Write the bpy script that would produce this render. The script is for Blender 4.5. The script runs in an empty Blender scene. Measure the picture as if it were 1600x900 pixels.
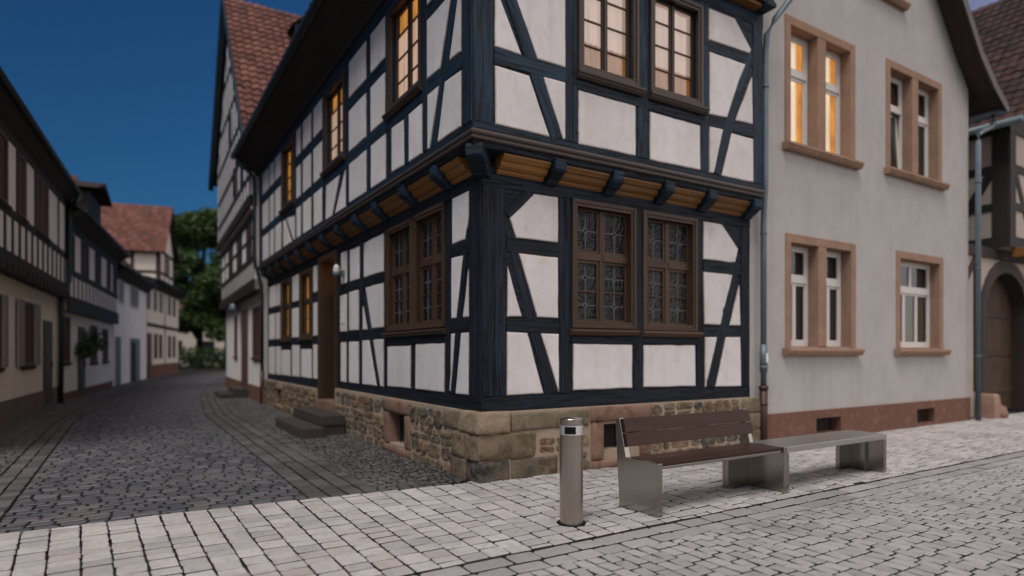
import bpy, bmesh, math, random
from mathutils import Vector, noise

random.seed(7)
R = math.radians
scn = bpy.context.scene
COL = scn.collection
LOC = {}

# ------------------------------------------------------------------ objects
def tag(o, label=None, cat=None, group=None, kind=None):
    if label: o['label'] = label
    if cat: o['category'] = cat
    if group: o['group'] = group
    if kind: o['kind'] = kind
    return o

def thing(name, label, cat, loc=(0, 0, 0), group=None):
    o = bpy.data.objects.new(name, None)
    o.empty_display_size = 0.3
    COL.objects.link(o)
    o.location = loc
    LOC[o.name] = Vector(loc)
    return tag(o, label, cat, group)

class Fac:
    """A wall plane: u along the wall, z up, d outward."""
    def __init__(s, o, du, dn):
        s.o = Vector((o[0], o[1], o[2] if len(o) > 2 else 0)); s.du = Vector((du[0], du[1], 0)).normalized(); s.dn = Vector((dn[0], dn[1], 0)).normalized()
    def __call__(s, u, z, d=0.0):
        return s.o + s.du * u + s.dn * d + Vector((0, 0, z))
    def off(s, d):
        return Fac(s.o + s.dn * d, s.du, s.dn)

class MB:
    def __init__(s):
        s.v = []; s.g = []; s.r = []; s.f = []; s.m = []
    def vert(s, co, gl=None, r=0.0):
        s.v.append(Vector(co)); s.g.append(tuple(gl) if gl is not None else tuple(co)); s.r.append(r)
        return len(s.v) - 1
    def face(s, idx, m=0):
        s.f.append(tuple(idx)); s.m.append(m)
    def quad(s, a, b, c, d, m=0, r=None, gl=None):
        r = random.random() if r is None else r
        ii = [s.vert(p, None if gl is None else gl[k], r) for k, p in enumerate((a, b, c, d))]
        s.face(ii, m)
    def pane(s, F, u0, u1, z0, z1, d, G=None, m=0):
        G = G or F
        P = [G(u0, z0, d), G(u1, z0, d), G(u1, z1, d), G(u0, z1, d)]
        if (P[1] - P[0]).cross(P[3] - P[0]).dot(F.dn) < 0: P.reverse()
        s.quad(*P, m)
    def hexa(s, P, m=0, r=None, gl=None):
        r = random.random() if r is None else r
        ii = [s.vert(p, None if gl is None else gl[k], r) for k, p in enumerate(P)]
        for q in ((0, 1, 2, 3), (4, 7, 6, 5), (0, 4, 5, 1), (1, 5, 6, 2), (2, 6, 7, 3), (3, 7, 4, 0)):
            s.face([ii[k] for k in q], m)
    def box(s, F, u0, u1, z0, z1, d0, d1, m=0, r=None):
        P = [F(u0, z0, d0), F(u1, z0, d0), F(u1, z1, d0), F(u0, z1, d0), F(u0, z0, d1), F(u1, z0, d1), F(u1, z1, d1), F(u0, z1, d1)]
        o = random.random() * 20
        if abs(u1 - u0) > abs(z1 - z0):
            gl = [(p[0], o + p[1], p[2]) for p in ((u0, z0, d0), (u1, z0, d0), (u1, z1, d0), (u0, z1, d0), (u0, z0, d1), (u1, z0, d1), (u1, z1, d1), (u0, z1, d1))]
        else:
            gl = [(p[1], o + p[0], p[2]) for p in ((u0, z0, d0), (u1, z0, d0), (u1, z1, d0), (u0, z1, d0), (u0, z0, d1), (u1, z0, d1), (u1, z1, d1), (u0, z1, d1))]
        s.hexa(P, m, r, gl)
    def wbox(s, x0, x1, y0, y1, z0, z1, m=0, r=None):
        s.box(Fac((0, 0), (1, 0), (0, 1)), x0, x1, z0, z1, y0, y1, m, r)
    def bar(s, F, p0, p1, w, d0, d1, ch=0.008, wob=0.004, m=0, step=0.22):
        """hand-hewn timber: chamfered section swept from p0 to p1 (u,z)"""
        a = Vector(p0); b = Vector(p1); L = (b - a).length
        if L < 1e-4: return
        t = (b - a) / L; n = Vector((-t.y, t.x))
        k = max(1, int(L / step)); o = random.random() * 40; r = random.random()
        ws = w if isinstance(w, (tuple, list)) else (w, w)
        rings = []
        for i in range(k + 1):
            q = a + t * (L * i / k); ww = ws[0] + (ws[1] - ws[0]) * i / k
            h = ww / 2; e0 = random.uniform(-wob, wob); e1 = random.uniform(-wob, wob); dd = d1 + random.uniform(-wob, wob) * .5
            sec = [(-h + e0, d0), (-h + e0, dd - ch), (-h + ch + e0, dd), (h - ch + e1, dd), (h + e1, dd - ch), (h + e1, d0)]
            ring = []
            for (x, d) in sec:
                pp = q + n * x
                ring.append(s.vert(F(pp.x, pp.y, d), (L * i / k, o + x, d), r))
            rings.append(ring)
        for i in range(k):
            A, B = rings[i], rings[i + 1]
            for j in range(6):
                s.face((A[j], A[(j + 1) % 6], B[(j + 1) % 6], B[j]), m)
        s.face(rings[0], m); s.face(rings[-1], m)
    def sweep(s, path, sec, m=0, closed=True, cap=True, r=None):
        """sec: list of (offset vector fn per path pt); path: list of list of points"""
        r = random.random() if r is None else r
        rings = []; acc = 0.0; prev = None
        for ring in path:
            if prev is not None: acc += (Vector(ring[0]) - prev).length
            prev = Vector(ring[0]); a2 = 0; ids = []; pp = None
            for p in ring:
                if pp is not None: a2 += (Vector(p) - pp).length
                pp = Vector(p); ids.append(s.vert(p, (acc, a2, r * 10), r))
            rings.append(ids)
        n = len(rings[0])
        for A, B in zip(rings, rings[1:]):
            for j in range(n if closed else n - 1):
                s.face((A[j], A[(j + 1) % n], B[(j + 1) % n], B[j]), m)
        if cap:
            s.face(rings[0], m); s.face(rings[-1], m)
    def tube(s, pts, rad, seg=10, m=0, half=False):
        pts = [Vector(p) for p in pts]; rings = []
        up = Vector((0.123, 0.456, 0.88)).normalized()
        for i, p in enumerate(pts):
            t = (pts[min(i + 1, len(pts) - 1)] - pts[max(i - 1, 0)]).normalized()
            ref = Vector((0, 0, 1)) if abs(t.z) < 0.9 else Vector((1, 0, 0))
            a = t.cross(ref).normalized(); b = a.cross(t).normalized()
            rr = rad[i] if isinstance(rad, (list, tuple)) else rad
            if half: rings.append([p + (a * math.cos(math.pi + math.pi * k / seg) + b * math.sin(math.pi + math.pi * k / seg)) * rr for k in range(seg + 1)])
            else: rings.append([p + (a * math.cos(2 * math.pi * k / seg) + b * math.sin(2 * math.pi * k / seg)) * rr for k in range(seg)])
        s.sweep(rings, None, m, closed=True, cap=True)
    def lathe(s, c, prof, seg=24, m=0):
        rings = [[(c[0] + rr * math.cos(2 * math.pi * k / seg), c[1] + rr * math.sin(2 * math.pi * k / seg), c[2] + z) for k in range(seg)] for rr, z in prof]
        s.sweep(rings, None, m)
    def panel(s, F, pts, d0=0.0, d1=0.02, inset=0.014, jit=0.004, m=0, m2=None):
        """pillowed plaster infill with slightly wandering edges"""
        pts = [Vector(p) for p in pts]
        A = sum(p.x * q.y - q.x * p.y for p, q in zip(pts, pts[1:] + pts[:1]))
        if A < 0: pts.reverse()
        out = []
        for p, q in zip(pts, pts[1:] + pts[:1]):
            L = (q - p).length; k = max(1, int(L / 0.16)); t = (q - p) / max(L, 1e-6); n = Vector((-t.y, t.x))
            for i in range(k):
                j = jit * (noise.noise(Vector((p.x * 3 + i * .7, p.y * 3, 3.1 + q.x))) * 2) if i else 0
                out.append(p + t * (L * i / k) + n * j)
        N = len(out); r = random.random()
        def ins(a):
            res = []
            for i in range(N):
                p0, p1, p2 = out[i - 1], out[i], out[(i + 1) % N]
                e0 = (p1 - p0).normalized(); e1 = (p2 - p1).normalized()
                n0 = Vector((-e0.y, e0.x)); n1 = Vector((-e1.y, e1.x)); b = n0 + n1
                b = b / max(b.length_squared, .3) * 2
                res.append(p1 + b * a)
            return res
        rings = [(ins(0), d0, 1.0), (ins(0), d1 - .010, 1.0), (ins(inset * .6), d1 - .002, .6), (ins(inset * 1.5), d1, 0.0)]
        ids = []
        for pl, d, e in rings:
            ids.append([s.vert(F(p.x, p.y, d), (p.x, p.y, e), r) for p in pl])
        mats = (m2 if m2 is not None else m, m2 if m2 is not None else m, m)
        for kx, (a, b) in enumerate(zip(ids, ids[1:])):
            for i in range(N): s.face((a[i], a[(i + 1) % N], b[(i + 1) % N], b[i]), mats[kx])
        s.face(ids[-1], m)
    def build(s, name, mats, parent=None, smooth=False, bevel=0, fix=True):
        me = bpy.data.meshes.new(name)
        off = Vector((0, 0, 0))
        if parent is not None:
            q = parent
            while q.parent is not None: q = q.parent
            off = LOC.get(q.name, Vector((0, 0, 0)))
        me.from_pydata([tuple(v - off) for v in s.v], [], s.f)
        at = me.attributes.new('gl', 'FLOAT_VECTOR', 'POINT'); at.data.foreach_set('vector', [c for g in s.g for c in g])
        at = me.attributes.new('rnd', 'FLOAT', 'POINT'); at.data.foreach_set('value', s.r)
        me.polygons.foreach_set('material_index', s.m)
        if smooth: me.polygons.foreach_set('use_smooth', [True] * len(s.f))
        if not isinstance(mats, (list, tuple)): mats = [mats]
        for m in mats: me.materials.append(m)
        if fix or bevel:
            bm = bmesh.new(); bm.from_mesh(me)
            if fix: bmesh.ops.recalc_face_normals(bm, faces=bm.faces)
            if bevel: bmesh.ops.bevel(bm, geom=[e for e in bm.edges if len(e.link_faces) == 2 and e.calc_face_angle(0) > .6], offset=bevel, segments=2, affect='EDGES', profile=.6, clamp_overlap=True)
            bm.to_mesh(me); bm.free()
        me.update()
        o = bpy.data.objects.new(name, me); COL.objects.link(o)
        if parent is not None: o.parent = parent
        return o

# ------------------------------------------------------------------ materials
def mat(name):
    m = bpy.data.materials.new(name); m.use_nodes = True
    nt = m.node_tree; nt.nodes.clear()
    out = nt.nodes.new('ShaderNodeOutputMaterial'); b = nt.nodes.new('ShaderNodeBsdfPrincipled')
    nt.links.new(b.outputs[0], out.inputs[0])
    return m, nt, b, out
def N(nt, t, **k):
    n = nt.nodes.new(t)
    for a, v in k.items():
        if a.startswith('i_'): n.inputs[a[2:].replace('_', ' ')].default_value = v
        else: setattr(n, a, v)
    return n
def attr(nt, name): return N(nt, 'ShaderNodeAttribute', attribute_name=name)
def ramp(nt, src, stops, interp='LINEAR'):
    r = N(nt, 'ShaderNodeValToRGB'); nt.links.new(src, r.inputs[0]); e = r.color_ramp.elements; r.color_ramp.interpolation = interp
    while len(e) < len(stops): e.new(0.5)
    for k, (p, c) in enumerate(stops):
        e[k].position = p; e[k].color = (c[0], c[1], c[2], 1)
    return r
def mix(nt, a, b, fac, mode='MIX'):
    m = N(nt, 'ShaderNodeMix', data_type='RGBA', blend_type=mode)
    for sock, v in ((m.inputs[0], fac), (m.inputs[6], a), (m.inputs[7], b)):
        if isinstance(v, bpy.types.NodeSocket): nt.links.new(v, sock)
        elif isinstance(v, (int, float)): sock.default_value = v
        else: sock.default_value = (v[0], v[1], v[2], 1)
    return m.outputs[2]
def noi(nt, vec, scale, detail=5, rough=.6, dist=0):
    n = N(nt, 'ShaderNodeTexNoise'); n.inputs['Scale'].default_value = scale; n.inputs['Detail'].default_value = detail
    n.inputs['Roughness'].default_value = rough; n.inputs['Distortion'].default_value = dist
    if vec is not None: nt.links.new(vec, n.inputs['Vector'])
    return n
def mapp(nt, vec, sc):
    m = N(nt, 'ShaderNodeMapping'); nt.links.new(vec, m.inputs[0]); m.inputs['Scale'].default_value = sc
    return m.outputs[0]
def bump(nt, b, h, strength=.3, dist=.01, prev=None):
    n = N(nt, 'ShaderNodeBump'); n.inputs['Strength'].default_value = strength; n.inputs['Distance'].default_value = dist
    nt.links.new(h, n.inputs['Height'])
    if prev is not None: nt.links.new(prev, n.inputs['Normal'])
    nt.links.new(n.outputs[0], b.inputs['Normal']); return n.outputs[0]
def geo(nt): return N(nt, 'ShaderNodeNewGeometry').outputs['Position']

def wood(name, dark, light, rough=.55, grain=1.0, worn=None, gscale=70, spec=.4):
    m, nt, b, o = mat(name)
    g = attr(nt, 'gl').outputs['Vector']; r = attr(nt, 'rnd').outputs['Fac']
    n1 = noi(nt, mapp(nt, g, (2.2, gscale, gscale)), 1, 6, .65, .4)
    n2 = noi(nt, mapp(nt, g, (1.3, 5, 5)), 1.5, 4, .6)
    c = ramp(nt, n1.outputs[0], [(.3, dark), (.72, light)]).outputs[0]
    c = mix(nt, c, mix(nt, dark, light, n2.outputs[0]), .45)
    rv = N(nt, 'ShaderNodeMapRange'); nt.links.new(r, rv.inputs[0]); rv.inputs[3].default_value = .75; rv.inputs[4].default_value = 1.3
    hsv = N(nt, 'ShaderNodeHueSaturation'); nt.links.new(c, hsv.inputs['Color']); nt.links.new(rv.outputs[0], hsv.inputs['Value'])
    c = hsv.outputs[0]
    if worn:
        n3 = noi(nt, mapp(nt, g, (1.2, 9, 9)), 2.2, 8, .7)
        c = mix(nt, c, worn, ramp(nt, n3.outputs[0], [(.56, (0, 0, 0)), (.72, (.6, .6, .6))]).outputs[0])
    # drying cracks along the grain
    v = noi(nt, mapp(nt, g, (.55, 13, 13)), 1.0, 4, .6, .25)
    ab = N(nt, 'ShaderNodeMath', operation='SUBTRACT'); nt.links.new(v.outputs[0], ab.inputs[0]); ab.inputs[1].default_value = .5
    ab2 = N(nt, 'ShaderNodeMath', operation='ABSOLUTE'); nt.links.new(ab.outputs[0], ab2.inputs[0])
    cr = ramp(nt, ab2.outputs[0], [(.0, (0, 0, 0)), (.012, (.1, .1, .1)), (.03, (1, 1, 1))]).outputs[0]
    crm = mix(nt, (1, 1, 1), cr, .55 * grain)
    c = mix(nt, c, crm, 1.0, 'MULTIPLY')
    nt.links.new(c, b.inputs['Base Color']); b.inputs['Roughness'].default_value = rough
    b.inputs['Specular IOR Level'].default_value = spec
    hb = N(nt, 'ShaderNodeMath', operation='MULTIPLY_ADD'); nt.links.new(n1.outputs[0], hb.inputs[0]); hb.inputs[1].default_value = .7
    nt.links.new(crm, hb.inputs[2])
    bump(nt, b, hb.outputs[0], .55 * grain, .006)
    return m

def plaster(name, col, dirt, edge=None, sc=1.0, bstr=.25, bscale=160, lo=.45):
    m, nt, b, o = mat(name)
    p = geo(nt)
    n1 = noi(nt, p, 1.3 * sc, 6, .62); n2 = noi(nt, p, 7 * sc, 6, .6); n3 = noi(nt, p, bscale, 3, .6)
    vz = mapp(nt, p, (7, 7, .7)); n4 = noi(nt, vz, 1.0, 6, .65)
    c = mix(nt, col, dirt, ramp(nt, n1.outputs[0], [(.42, (0, 0, 0)), (.78, (lo, lo, lo))]).outputs[0])
    c = mix(nt, c, dirt, ramp(nt, n4.outputs[0], [(.5, (0, 0, 0)), (.8, (lo, lo, lo))]).outputs[0])
    c = mix(nt, c, mix(nt, c, (.35, .3, .27), .22), ramp(nt, n2.outputs[0], [(.5, (0, 0, 0)), (.75, (1, 1, 1))]).outputs[0])
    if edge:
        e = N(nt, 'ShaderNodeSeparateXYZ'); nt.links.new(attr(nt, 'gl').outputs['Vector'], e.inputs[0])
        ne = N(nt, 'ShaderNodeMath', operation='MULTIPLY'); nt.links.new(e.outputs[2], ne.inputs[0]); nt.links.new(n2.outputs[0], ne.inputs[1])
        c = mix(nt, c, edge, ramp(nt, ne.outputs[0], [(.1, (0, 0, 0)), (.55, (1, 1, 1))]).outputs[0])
    if edge:
        rv = N(nt, 'ShaderNodeMapRange'); nt.links.new(attr(nt, 'rnd').outputs['Fac'], rv.inputs[0]); rv.inputs[3].default_value = .93; rv.inputs[4].default_value = 1.04
        hv = N(nt, 'ShaderNodeHueSaturation'); nt.links.new(c, hv.inputs['Color']); nt.links.new(rv.outputs[0], hv.inputs['Value']); c = hv.outputs[0]
    nt.links.new(c, b.inputs['Base Color']); b.inputs['Roughness'].default_value = .9; b.inputs['Specular IOR Level'].default_value = .2
    b1 = bump(nt, b, n2.outputs[0], .25, .02); bump(nt, b, n3.outputs[0], bstr, .004, b1)
    return m

def stone(name, stops, mortar=None, sc=9, bst=.7, dark=(.03, .03, .032), dk=.5, la=.55):
    m, nt, b, o = mat(name); p = geo(nt); r = attr(nt, 'rnd').outputs['Fac']
    c = ramp(nt, r, stops).outputs[0]
    n1 = noi(nt, p, sc, 7, .65, .3); n2 = noi(nt, p, 60, 5, .65); n3 = noi(nt, p, 2.5, 5, .6)
    c = mix(nt, c, mix(nt, c, (.36, .29, .2), la), ramp(nt, n1.outputs[0], [(.42, (0, 0, 0)), (.7, (1, 1, 1))]).outputs[0])
    c = mix(nt, c, mix(nt, c, (.02, .018, .016), .62), ramp(nt, n1.outputs[0], [(.28, (1, 1, 1)), (.46, (0, 0, 0))]).outputs[0])
    c = mix(nt, c, dark, ramp(nt, n3.outputs[0], [(.5, (0, 0, 0)), (.78, (dk, dk, dk))]).outputs[0])
    c = mix(nt, c, mix(nt, (.25, .25, .25), (1.5, 1.5, 1.5), n2.outputs[0]), .5, 'MULTIPLY')
    nt.links.new(c, b.inputs['Base Color']); b.inputs['Roughness'].default_value = .85; b.inputs['Specular IOR Level'].default_value = .25
    b1 = bump(nt, b, n1.outputs[0], bst, .03); bump(nt, b, n2.outputs[0], bst, .008, b1)
    return m

def paver(name, stops, rough=.8, grit=(.6, 1.35), spec=.3, patch=.35):
    m, nt, b, o = mat(name); p = geo(nt); r = attr(nt, 'rnd').outputs['Fac']
    c = ramp(nt, r, stops).outputs[0]
    n1 = noi(nt, p, 260, 3, .7); n2 = noi(nt, p, 14, 6, .65); n3 = noi(nt, p, .9, 5, .6)
    c = mix(nt, c, mix(nt, [grit[0]] * 3, [grit[1]] * 3, n1.outputs[0]), .8, 'MULTIPLY')
    c = mix(nt, c, (.10, .095, .09), ramp(nt, n2.outputs[0], [(.5, (0, 0, 0)), (.8, (patch, patch, patch))]).outputs[0])
    c = mix(nt, c, (.12, .115, .11), ramp(nt, n3.outputs[0], [(.48, (0, 0, 0)), (.75, (patch, patch, patch))]).outputs[0])
    nt.links.new(c, b.inputs['Base Color']); b.inputs['Roughness'].default_value = rough; b.inputs['Specular IOR Level'].default_value = spec
    b1 = bump(nt, b, n2.outputs[0], .35, .012); bump(nt, b, n1.outputs[0], .4, .003, b1)
    return m

def plain(name, col, rough=.6, metal=0, var=.15, sc=20, bst=.1, spec=.5, streak=None):
    m, nt, b, o = mat(name); p = geo(nt)
    n = noi(nt, mapp(nt, p, streak) if streak else p, 1 if streak else sc, 5, .6)
    c = mix(nt, [x * (1 - var) for x in col], [min(1, x * (1 + var)) for x in col], n.outputs[0])
    nt.links.new(c, b.inputs['Base Color']); b.inputs['Metallic'].default_value = metal; b.inputs['Specular IOR Level'].default_value = spec
    rr = N(nt, 'ShaderNodeMapRange'); nt.links.new(n.outputs[0], rr.inputs[0]); rr.inputs[3].default_value = max(.02, rough - .1); rr.inputs[4].default_value = min(1, rough + .1)
    nt.links.new(rr.outputs[0], b.inputs['Roughness'])
    if bst: bump(nt, b, n.outputs[0], bst, .004)
    return m

def glass(name, refl=.18, tint=(.85, .9, .9), rough=.02, wavy=.03, wsc=6):
    m, nt, b, o = mat(name); nt.nodes.remove(b)
    t = N(nt, 'ShaderNodeBsdfTransparent'); t.inputs[0].default_value = (*tint, 1)
    g = N(nt, 'ShaderNodeBsdfGlossy'); g.inputs['Roughness'].default_value = rough; g.inputs[0].default_value = (.95, .97, 1, 1)
    p = geo(nt); n = noi(nt, p, wsc, 2, .5); bp = N(nt, 'ShaderNodeBump'); bp.inputs['Strength'].default_value = wavy; bp.inputs['Distance'].default_value = .05
    nt.links.new(n.outputs[0], bp.inputs['Height']); nt.links.new(bp.outputs[0], g.inputs['Normal'])
    lw = N(nt, 'ShaderNodeFresnel'); lw.inputs[0].default_value = 1.5
    a = N(nt, 'ShaderNodeMath', operation='ADD', use_clamp=True); nt.links.new(lw.outputs[0], a.inputs[0]); a.inputs[1].default_value = refl
    mx = N(nt, 'ShaderNodeMixShader'); nt.links.new(a.outputs[0], mx.inputs[0]); nt.links.new(t.outputs[0], mx.inputs[1]); nt.links.new(g.outputs[0], mx.inputs[2])
    nt.links.new(mx.outputs[0], o.inputs[0])
    return m

def lit(name, col, strength, var=.5, fold=None):
    m, nt, b, o = mat(name); p = geo(nt)
    n = noi(nt, mapp(nt, p, fold or (3, 3, 1.2)), 1, 3, .5)
    c = mix(nt, [x * (1 - var) for x in col], col, ramp(nt, n.outputs[0], [(.3, (0, 0, 0)), (.65, (1, 1, 1))]).outputs[0])
    nt.links.new(c, b.inputs['Emission Color']); b.inputs['Emission Strength'].default_value = strength
    b.inputs['Base Color'].default_value = (*[x * .6 for x in col], 1); b.inputs['Roughness'].default_value = .9
    return m

M = {}
M['timber'] = wood('blue black timber', (.003, .008, .015), (.014, .036, .064), .6, 1.5, worn=(.036, .044, .058), gscale=30, spec=.25)
M['timber_low'] = wood('weathered black timber', (.002, .004, .008), (.013, .022, .036), .62, 1.6, worn=(.040, .038, .042), gscale=28, spec=.22)
M['timber_far'] = wood('dark brown timber', (.012, .009, .008), (.030, .023, .020), .7, .7)
M['wine_timber'] = wood('dark red brown timber', (.022, .013, .012), (.05, .03, .027), .7, .7)
M['brown'] = wood('brown window wood', (.040, .022, .014), (.082, .046, .028), .5, .25, gscale=110, spec=.3)
M['brown_dark'] = wood('dark brown joinery', (.030, .018, .013), (.062, .038, .027), .45, .25, gscale=110)
M['mould'] = wood('brown painted moulding', (.030, .022, .020), (.062, .047, .042), .5, .3)
M['door'] = wood('oak door wood', (.028, .015, .008), (.062, .034, .017), .5, .5)
M['ochre'] = wood('ochre filler board', (.13, .058, .014), (.25, .115, .028), .5, .3, gscale=40)
M['slat'] = wood('dark hardwood slat', (.026, .011, .007), (.058, .027, .017), .45, .35, gscale=120, spec=.25)
M['gate'] = wood('old gate planks', (.028, .015, .009), (.075, .04, .02), .7, .8)
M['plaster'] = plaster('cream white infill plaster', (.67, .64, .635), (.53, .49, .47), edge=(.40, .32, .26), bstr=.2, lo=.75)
M['render'] = plaster('grey beige wall render', (.425, .402, .385), (.315, .295, .28), bstr=.7, bscale=70, lo=.6)
M['render_white'] = plaster('white wall render', (.78, .74, .72), (.62, .57, .54), bstr=.3)
M['render_cream'] = plaster('cream wall render', (.74, .66, .57), (.58, .51, .44), bstr=.3)
M['render_barn'] = plaster('dull barn plaster', (.44, .37, .32), (.32, .26, .21), bstr=.4)
M['plinth'] = plaster('red brown painted plinth', (.155, .078, .055), (.115, .058, .042), bstr=.4)
M['sand'] = plaster('pink sandstone', (.31, .195, .135), (.22, .135, .095), bstr=.6, sc=2, lo=.9)
M['rubble'] = stone('rubble stone', [(0, (.075, .052, .034)), (.25, (.17, .115, .068)), (.45, (.11, .083, .062)), (.6, (.23, .16, .10)), (.72, (.16, .072, .032)), (.85, (.10, .088, .082)), (1, (.032, .031, .031))], bst=1.0)
M['quoin'] = stone('quoin sandstone', [(0, (.035, .034, .034)), (.5, (.19, .135, .082)), (.75, (.15, .12, .082)), (1, (.30, .22, .15))], sc=5, dk=.95, bst=1.0)
M['mortar'] = plaster('lime mortar', (.34, .265, .20), (.22, .165, .12), bstr=.6, bscale=60)
M['redstone'] = stone('red sandstone block', [(0, (.17, .095, .07)), (1, (.25, .145, .105))], sc=6, dk=.4, la=.25)
M['step'] = plain('dark step stone', (.050, .040, .035), .75, 0, .3, 14, .3, spec=.3)
M['pave'] = paver('light sandstone sett', [(0, (.36, .335, .32)), (.5, (.45, .418, .40)), (.8, (.50, .465, .445)), (1, (.41, .365, .345))], patch=.5)
M['pave_mid'] = paver('channel sett', [(0, (.27, .255, .25)), (1, (.37, .345, .335))], patch=.4)
M['pave_grey'] = paver('grey concrete paver', [(0, (.31, .295, .295)), (.5, (.36, .34, .335)), (1, (.405, .38, .37))], patch=.5)
M['cobble'] = paver('dark street sett', [(0, (.046, .048, .055)), (.45, (.075, .075, .083)), (.75, (.105, .092, .092)), (1, (.13, .12, .122))], rough=.5, spec=.45, patch=.4)
M['cobble_side'] = paver('grey side sett', [(0, (.05, .05, .048)), (.6, (.085, .082, .079)), (1, (.125, .115, .106))], rough=.65, patch=.5)
M['joint'] = paver('dark joint sand', [(0, (.026, .024, .022)), (1, (.026, .024, .022))], patch=.4)
M['tile'] = stone('red roof tile', [(0, (.105, .042, .034)), (.5, (.155, .060, .047)), (.85, (.20, .085, .067)), (1, (.085, .042, .036))], sc=4, bst=.3, dk=.5, la=.06)
M['tile_dark'] = stone('dark brown roof tile', [(0, (.034, .022, .021)), (.6, (.056, .031, .028)), (1, (.08, .043, .037))], sc=4, bst=.3, dk=.5, la=.05)
M['zinc'] = plain('weathered zinc pipe', (.13, .165, .19), .5, .35, .25, 5, .05)
M['zinc_dark'] = plain('dark zinc gutter', (.045, .062, .07), .45, .8, .25, 5, .05)
M['iron'] = plain('red brown cast iron pipe', (.055, .025, .02), .5, .3, .3, 12, .2)
M['steel'] = plain('brushed stainless steel', (.36, .34, .31), .2, 1, .18, 20, .04, streak=(2, 2, 240))
M['steel_flat'] = plain('brushed steel table top', (.50, .485, .47), .32, 1, .10, 20, .04, streak=(2, 240, 240))
M['steel_bollard'] = plain('satin bollard steel', (.42, .37, .33), .30, 1, .05, 20, 0, streak=(1, 1, 3))
M['steel_light'] = plain('light steel collar', (.74, .73, .73), .45, 1, .05, 30, .02)
M['black'] = plain('black plastic', (.006, .006, .006), .5, 0, .2, 20, 0, spec=.12)
M['dark_inside'] = plain('dark room', (.012, .010, .009), .9, 0, .3, 3, 0)
M['curtain_grey'] = plain('grey net curtain', (.05, .056, .058), .9, 0, .35, 6, 0, streak=(28, 28, 1.5))
M['curtain_tan'] = plain('tan curtain', (.22, .16, .11), .9, 0, .35, 6, 0, streak=(30, 30, 1.5))
M['lead'] = plain('lead came', (.19, .20, .21), .5, .3, .2, 20, 0)
M['white_wood'] = plain('white painted window frame', (.60, .57, .54), .5, 0, .1, 12, .05)
M['white_plastic'] = plain('white sign', (.72, .70, .68), .5, 0, .05, 12, 0)
M['blue_door'] = plain('blue grey painted door', (.11, .15, .19), .5, 0, .2, 8, .1)
M['shutter'] = plain('red brown shutter', (.085, .038, .028), .6, 0, .2, 8, .1)
M['shutter_grey'] = plain('grey shutter', (.24, .22, .20), .7, 0, .2, 8, .1)
M['glass'] = glass('window glass', .03)
M['glass_old'] = glass('old leaded glass', .0, (.42, .47, .50), .06, .9, 22)
M['glass_up'] = glass('upper window glass', .10)
M['lamp_glass'] = plain('frosted lamp glass', (.55, .54, .52), .3, 0, .05, 5, 0)
M['lit_orange'] = lit('lit room', (1.0, .41, .09), .80, .6, (4, 4, 2))
M['lit_amber'] = lit('amber lit pane', (1.0, .42, .075), .95, .6, (9, 9, 1.6))
M['lit_curtain'] = lit('lit pale curtain', (1.0, .62, .43), .80, .4, (26, 26, 1.2))
M['sheer_sky_reflection'] = lit('sheer curtain glowing with reflected sky', (1.0, .66, .52), .52, .35, (34, 34, 1.2))  # sheer curtain; the sky mirrored in the panes is put into its glow
M['roof_reflection'] = lit('reflected roof as glowing brown half curtain', (.80, .34, .12), .30, .5, (20, 20, 3))  # roof mirrored in the panes, put into a glowing brown half curtain
M['lit_cream'] = lit('lit cream curtain', (1.0, .74, .52), .95, .3, (16, 16, 1.2))
M['bark'] = wood('tree bark', (.02, .016, .012), (.05, .04, .03), .9, 1, gscale=20)

def leafmat(name, a, b_):
    m, nt, b, o = mat(name); r = attr(nt, 'rnd').outputs['Fac']
    c = ramp(nt, r, [(0, a), (1, b_)]).outputs[0]
    nt.links.new(c, b.inputs['Base Color']); b.inputs['Roughness'].default_value = .6
    t = N(nt, 'ShaderNodeBsdfTranslucent'); nt.links.new(c, t.inputs[0])
    mx = N(nt, 'ShaderNodeMixShader'); mx.inputs[0].default_value = .25
    nt.links.new(b.outputs[0], mx.inputs[1]); nt.links.new(t.outputs[0], mx.inputs[2]); nt.links.new(mx.outputs[0], o.inputs[0])
    return m
M['leaf'] = leafmat('green leaves', (.016, .042, .012), (.075, .135, .026))
M['leaf_dark'] = leafmat('dark green leaves', (.016, .038, .012), (.05, .095, .02))

# ------------------------------------------------------------------ shared builders
def wall_sheet(mb, F, u0, u1, z0, z1, opens, th=.14, m=0):
    """front skin with real openings and reveals of depth th"""
    us = sorted({u0, u1, *[o[0] for o in opens], *[o[1] for o in opens]}); zs = sorted({z0, z1, *[o[2] for o in opens], *[o[3] for o in opens]})
    us = [u for u in us if u0 <= u <= u1]; zs = [z for z in zs if z0 <= z <= z1]
    for a, b in zip(us, us[1:]):
        for c, d in zip(zs, zs[1:]):
            x, y = (a + b) / 2, (c + d) / 2
            if any(o[0] < x < o[1] and o[2] < y < o[3] for o in opens): continue
            mb.quad(F(a, c), F(b, c), F(b, d), F(a, d), m, 0.5, [(p[0], p[1], 0) for p in ((a, c), (b, c), (b, d), (a, d))])
    for (a, b, c, d) in opens:
        for p, q in (((a, c), (b, c)), ((b, c), (b, d)), ((b, d), (a, d)), ((a, d), (a, c))):
            mb.quad(F(*p), F(*q), F(*q, -th), F(*p, -th), m, .5)

def part_box(name, m, parent, F, u0, u1, z0, z1, d0, d1, bevel=.004):
    b = MB(); b.box(F, u0, u1, z0, z1, d0, d1); return b.build(name, m, parent, bevel=bevel)

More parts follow.
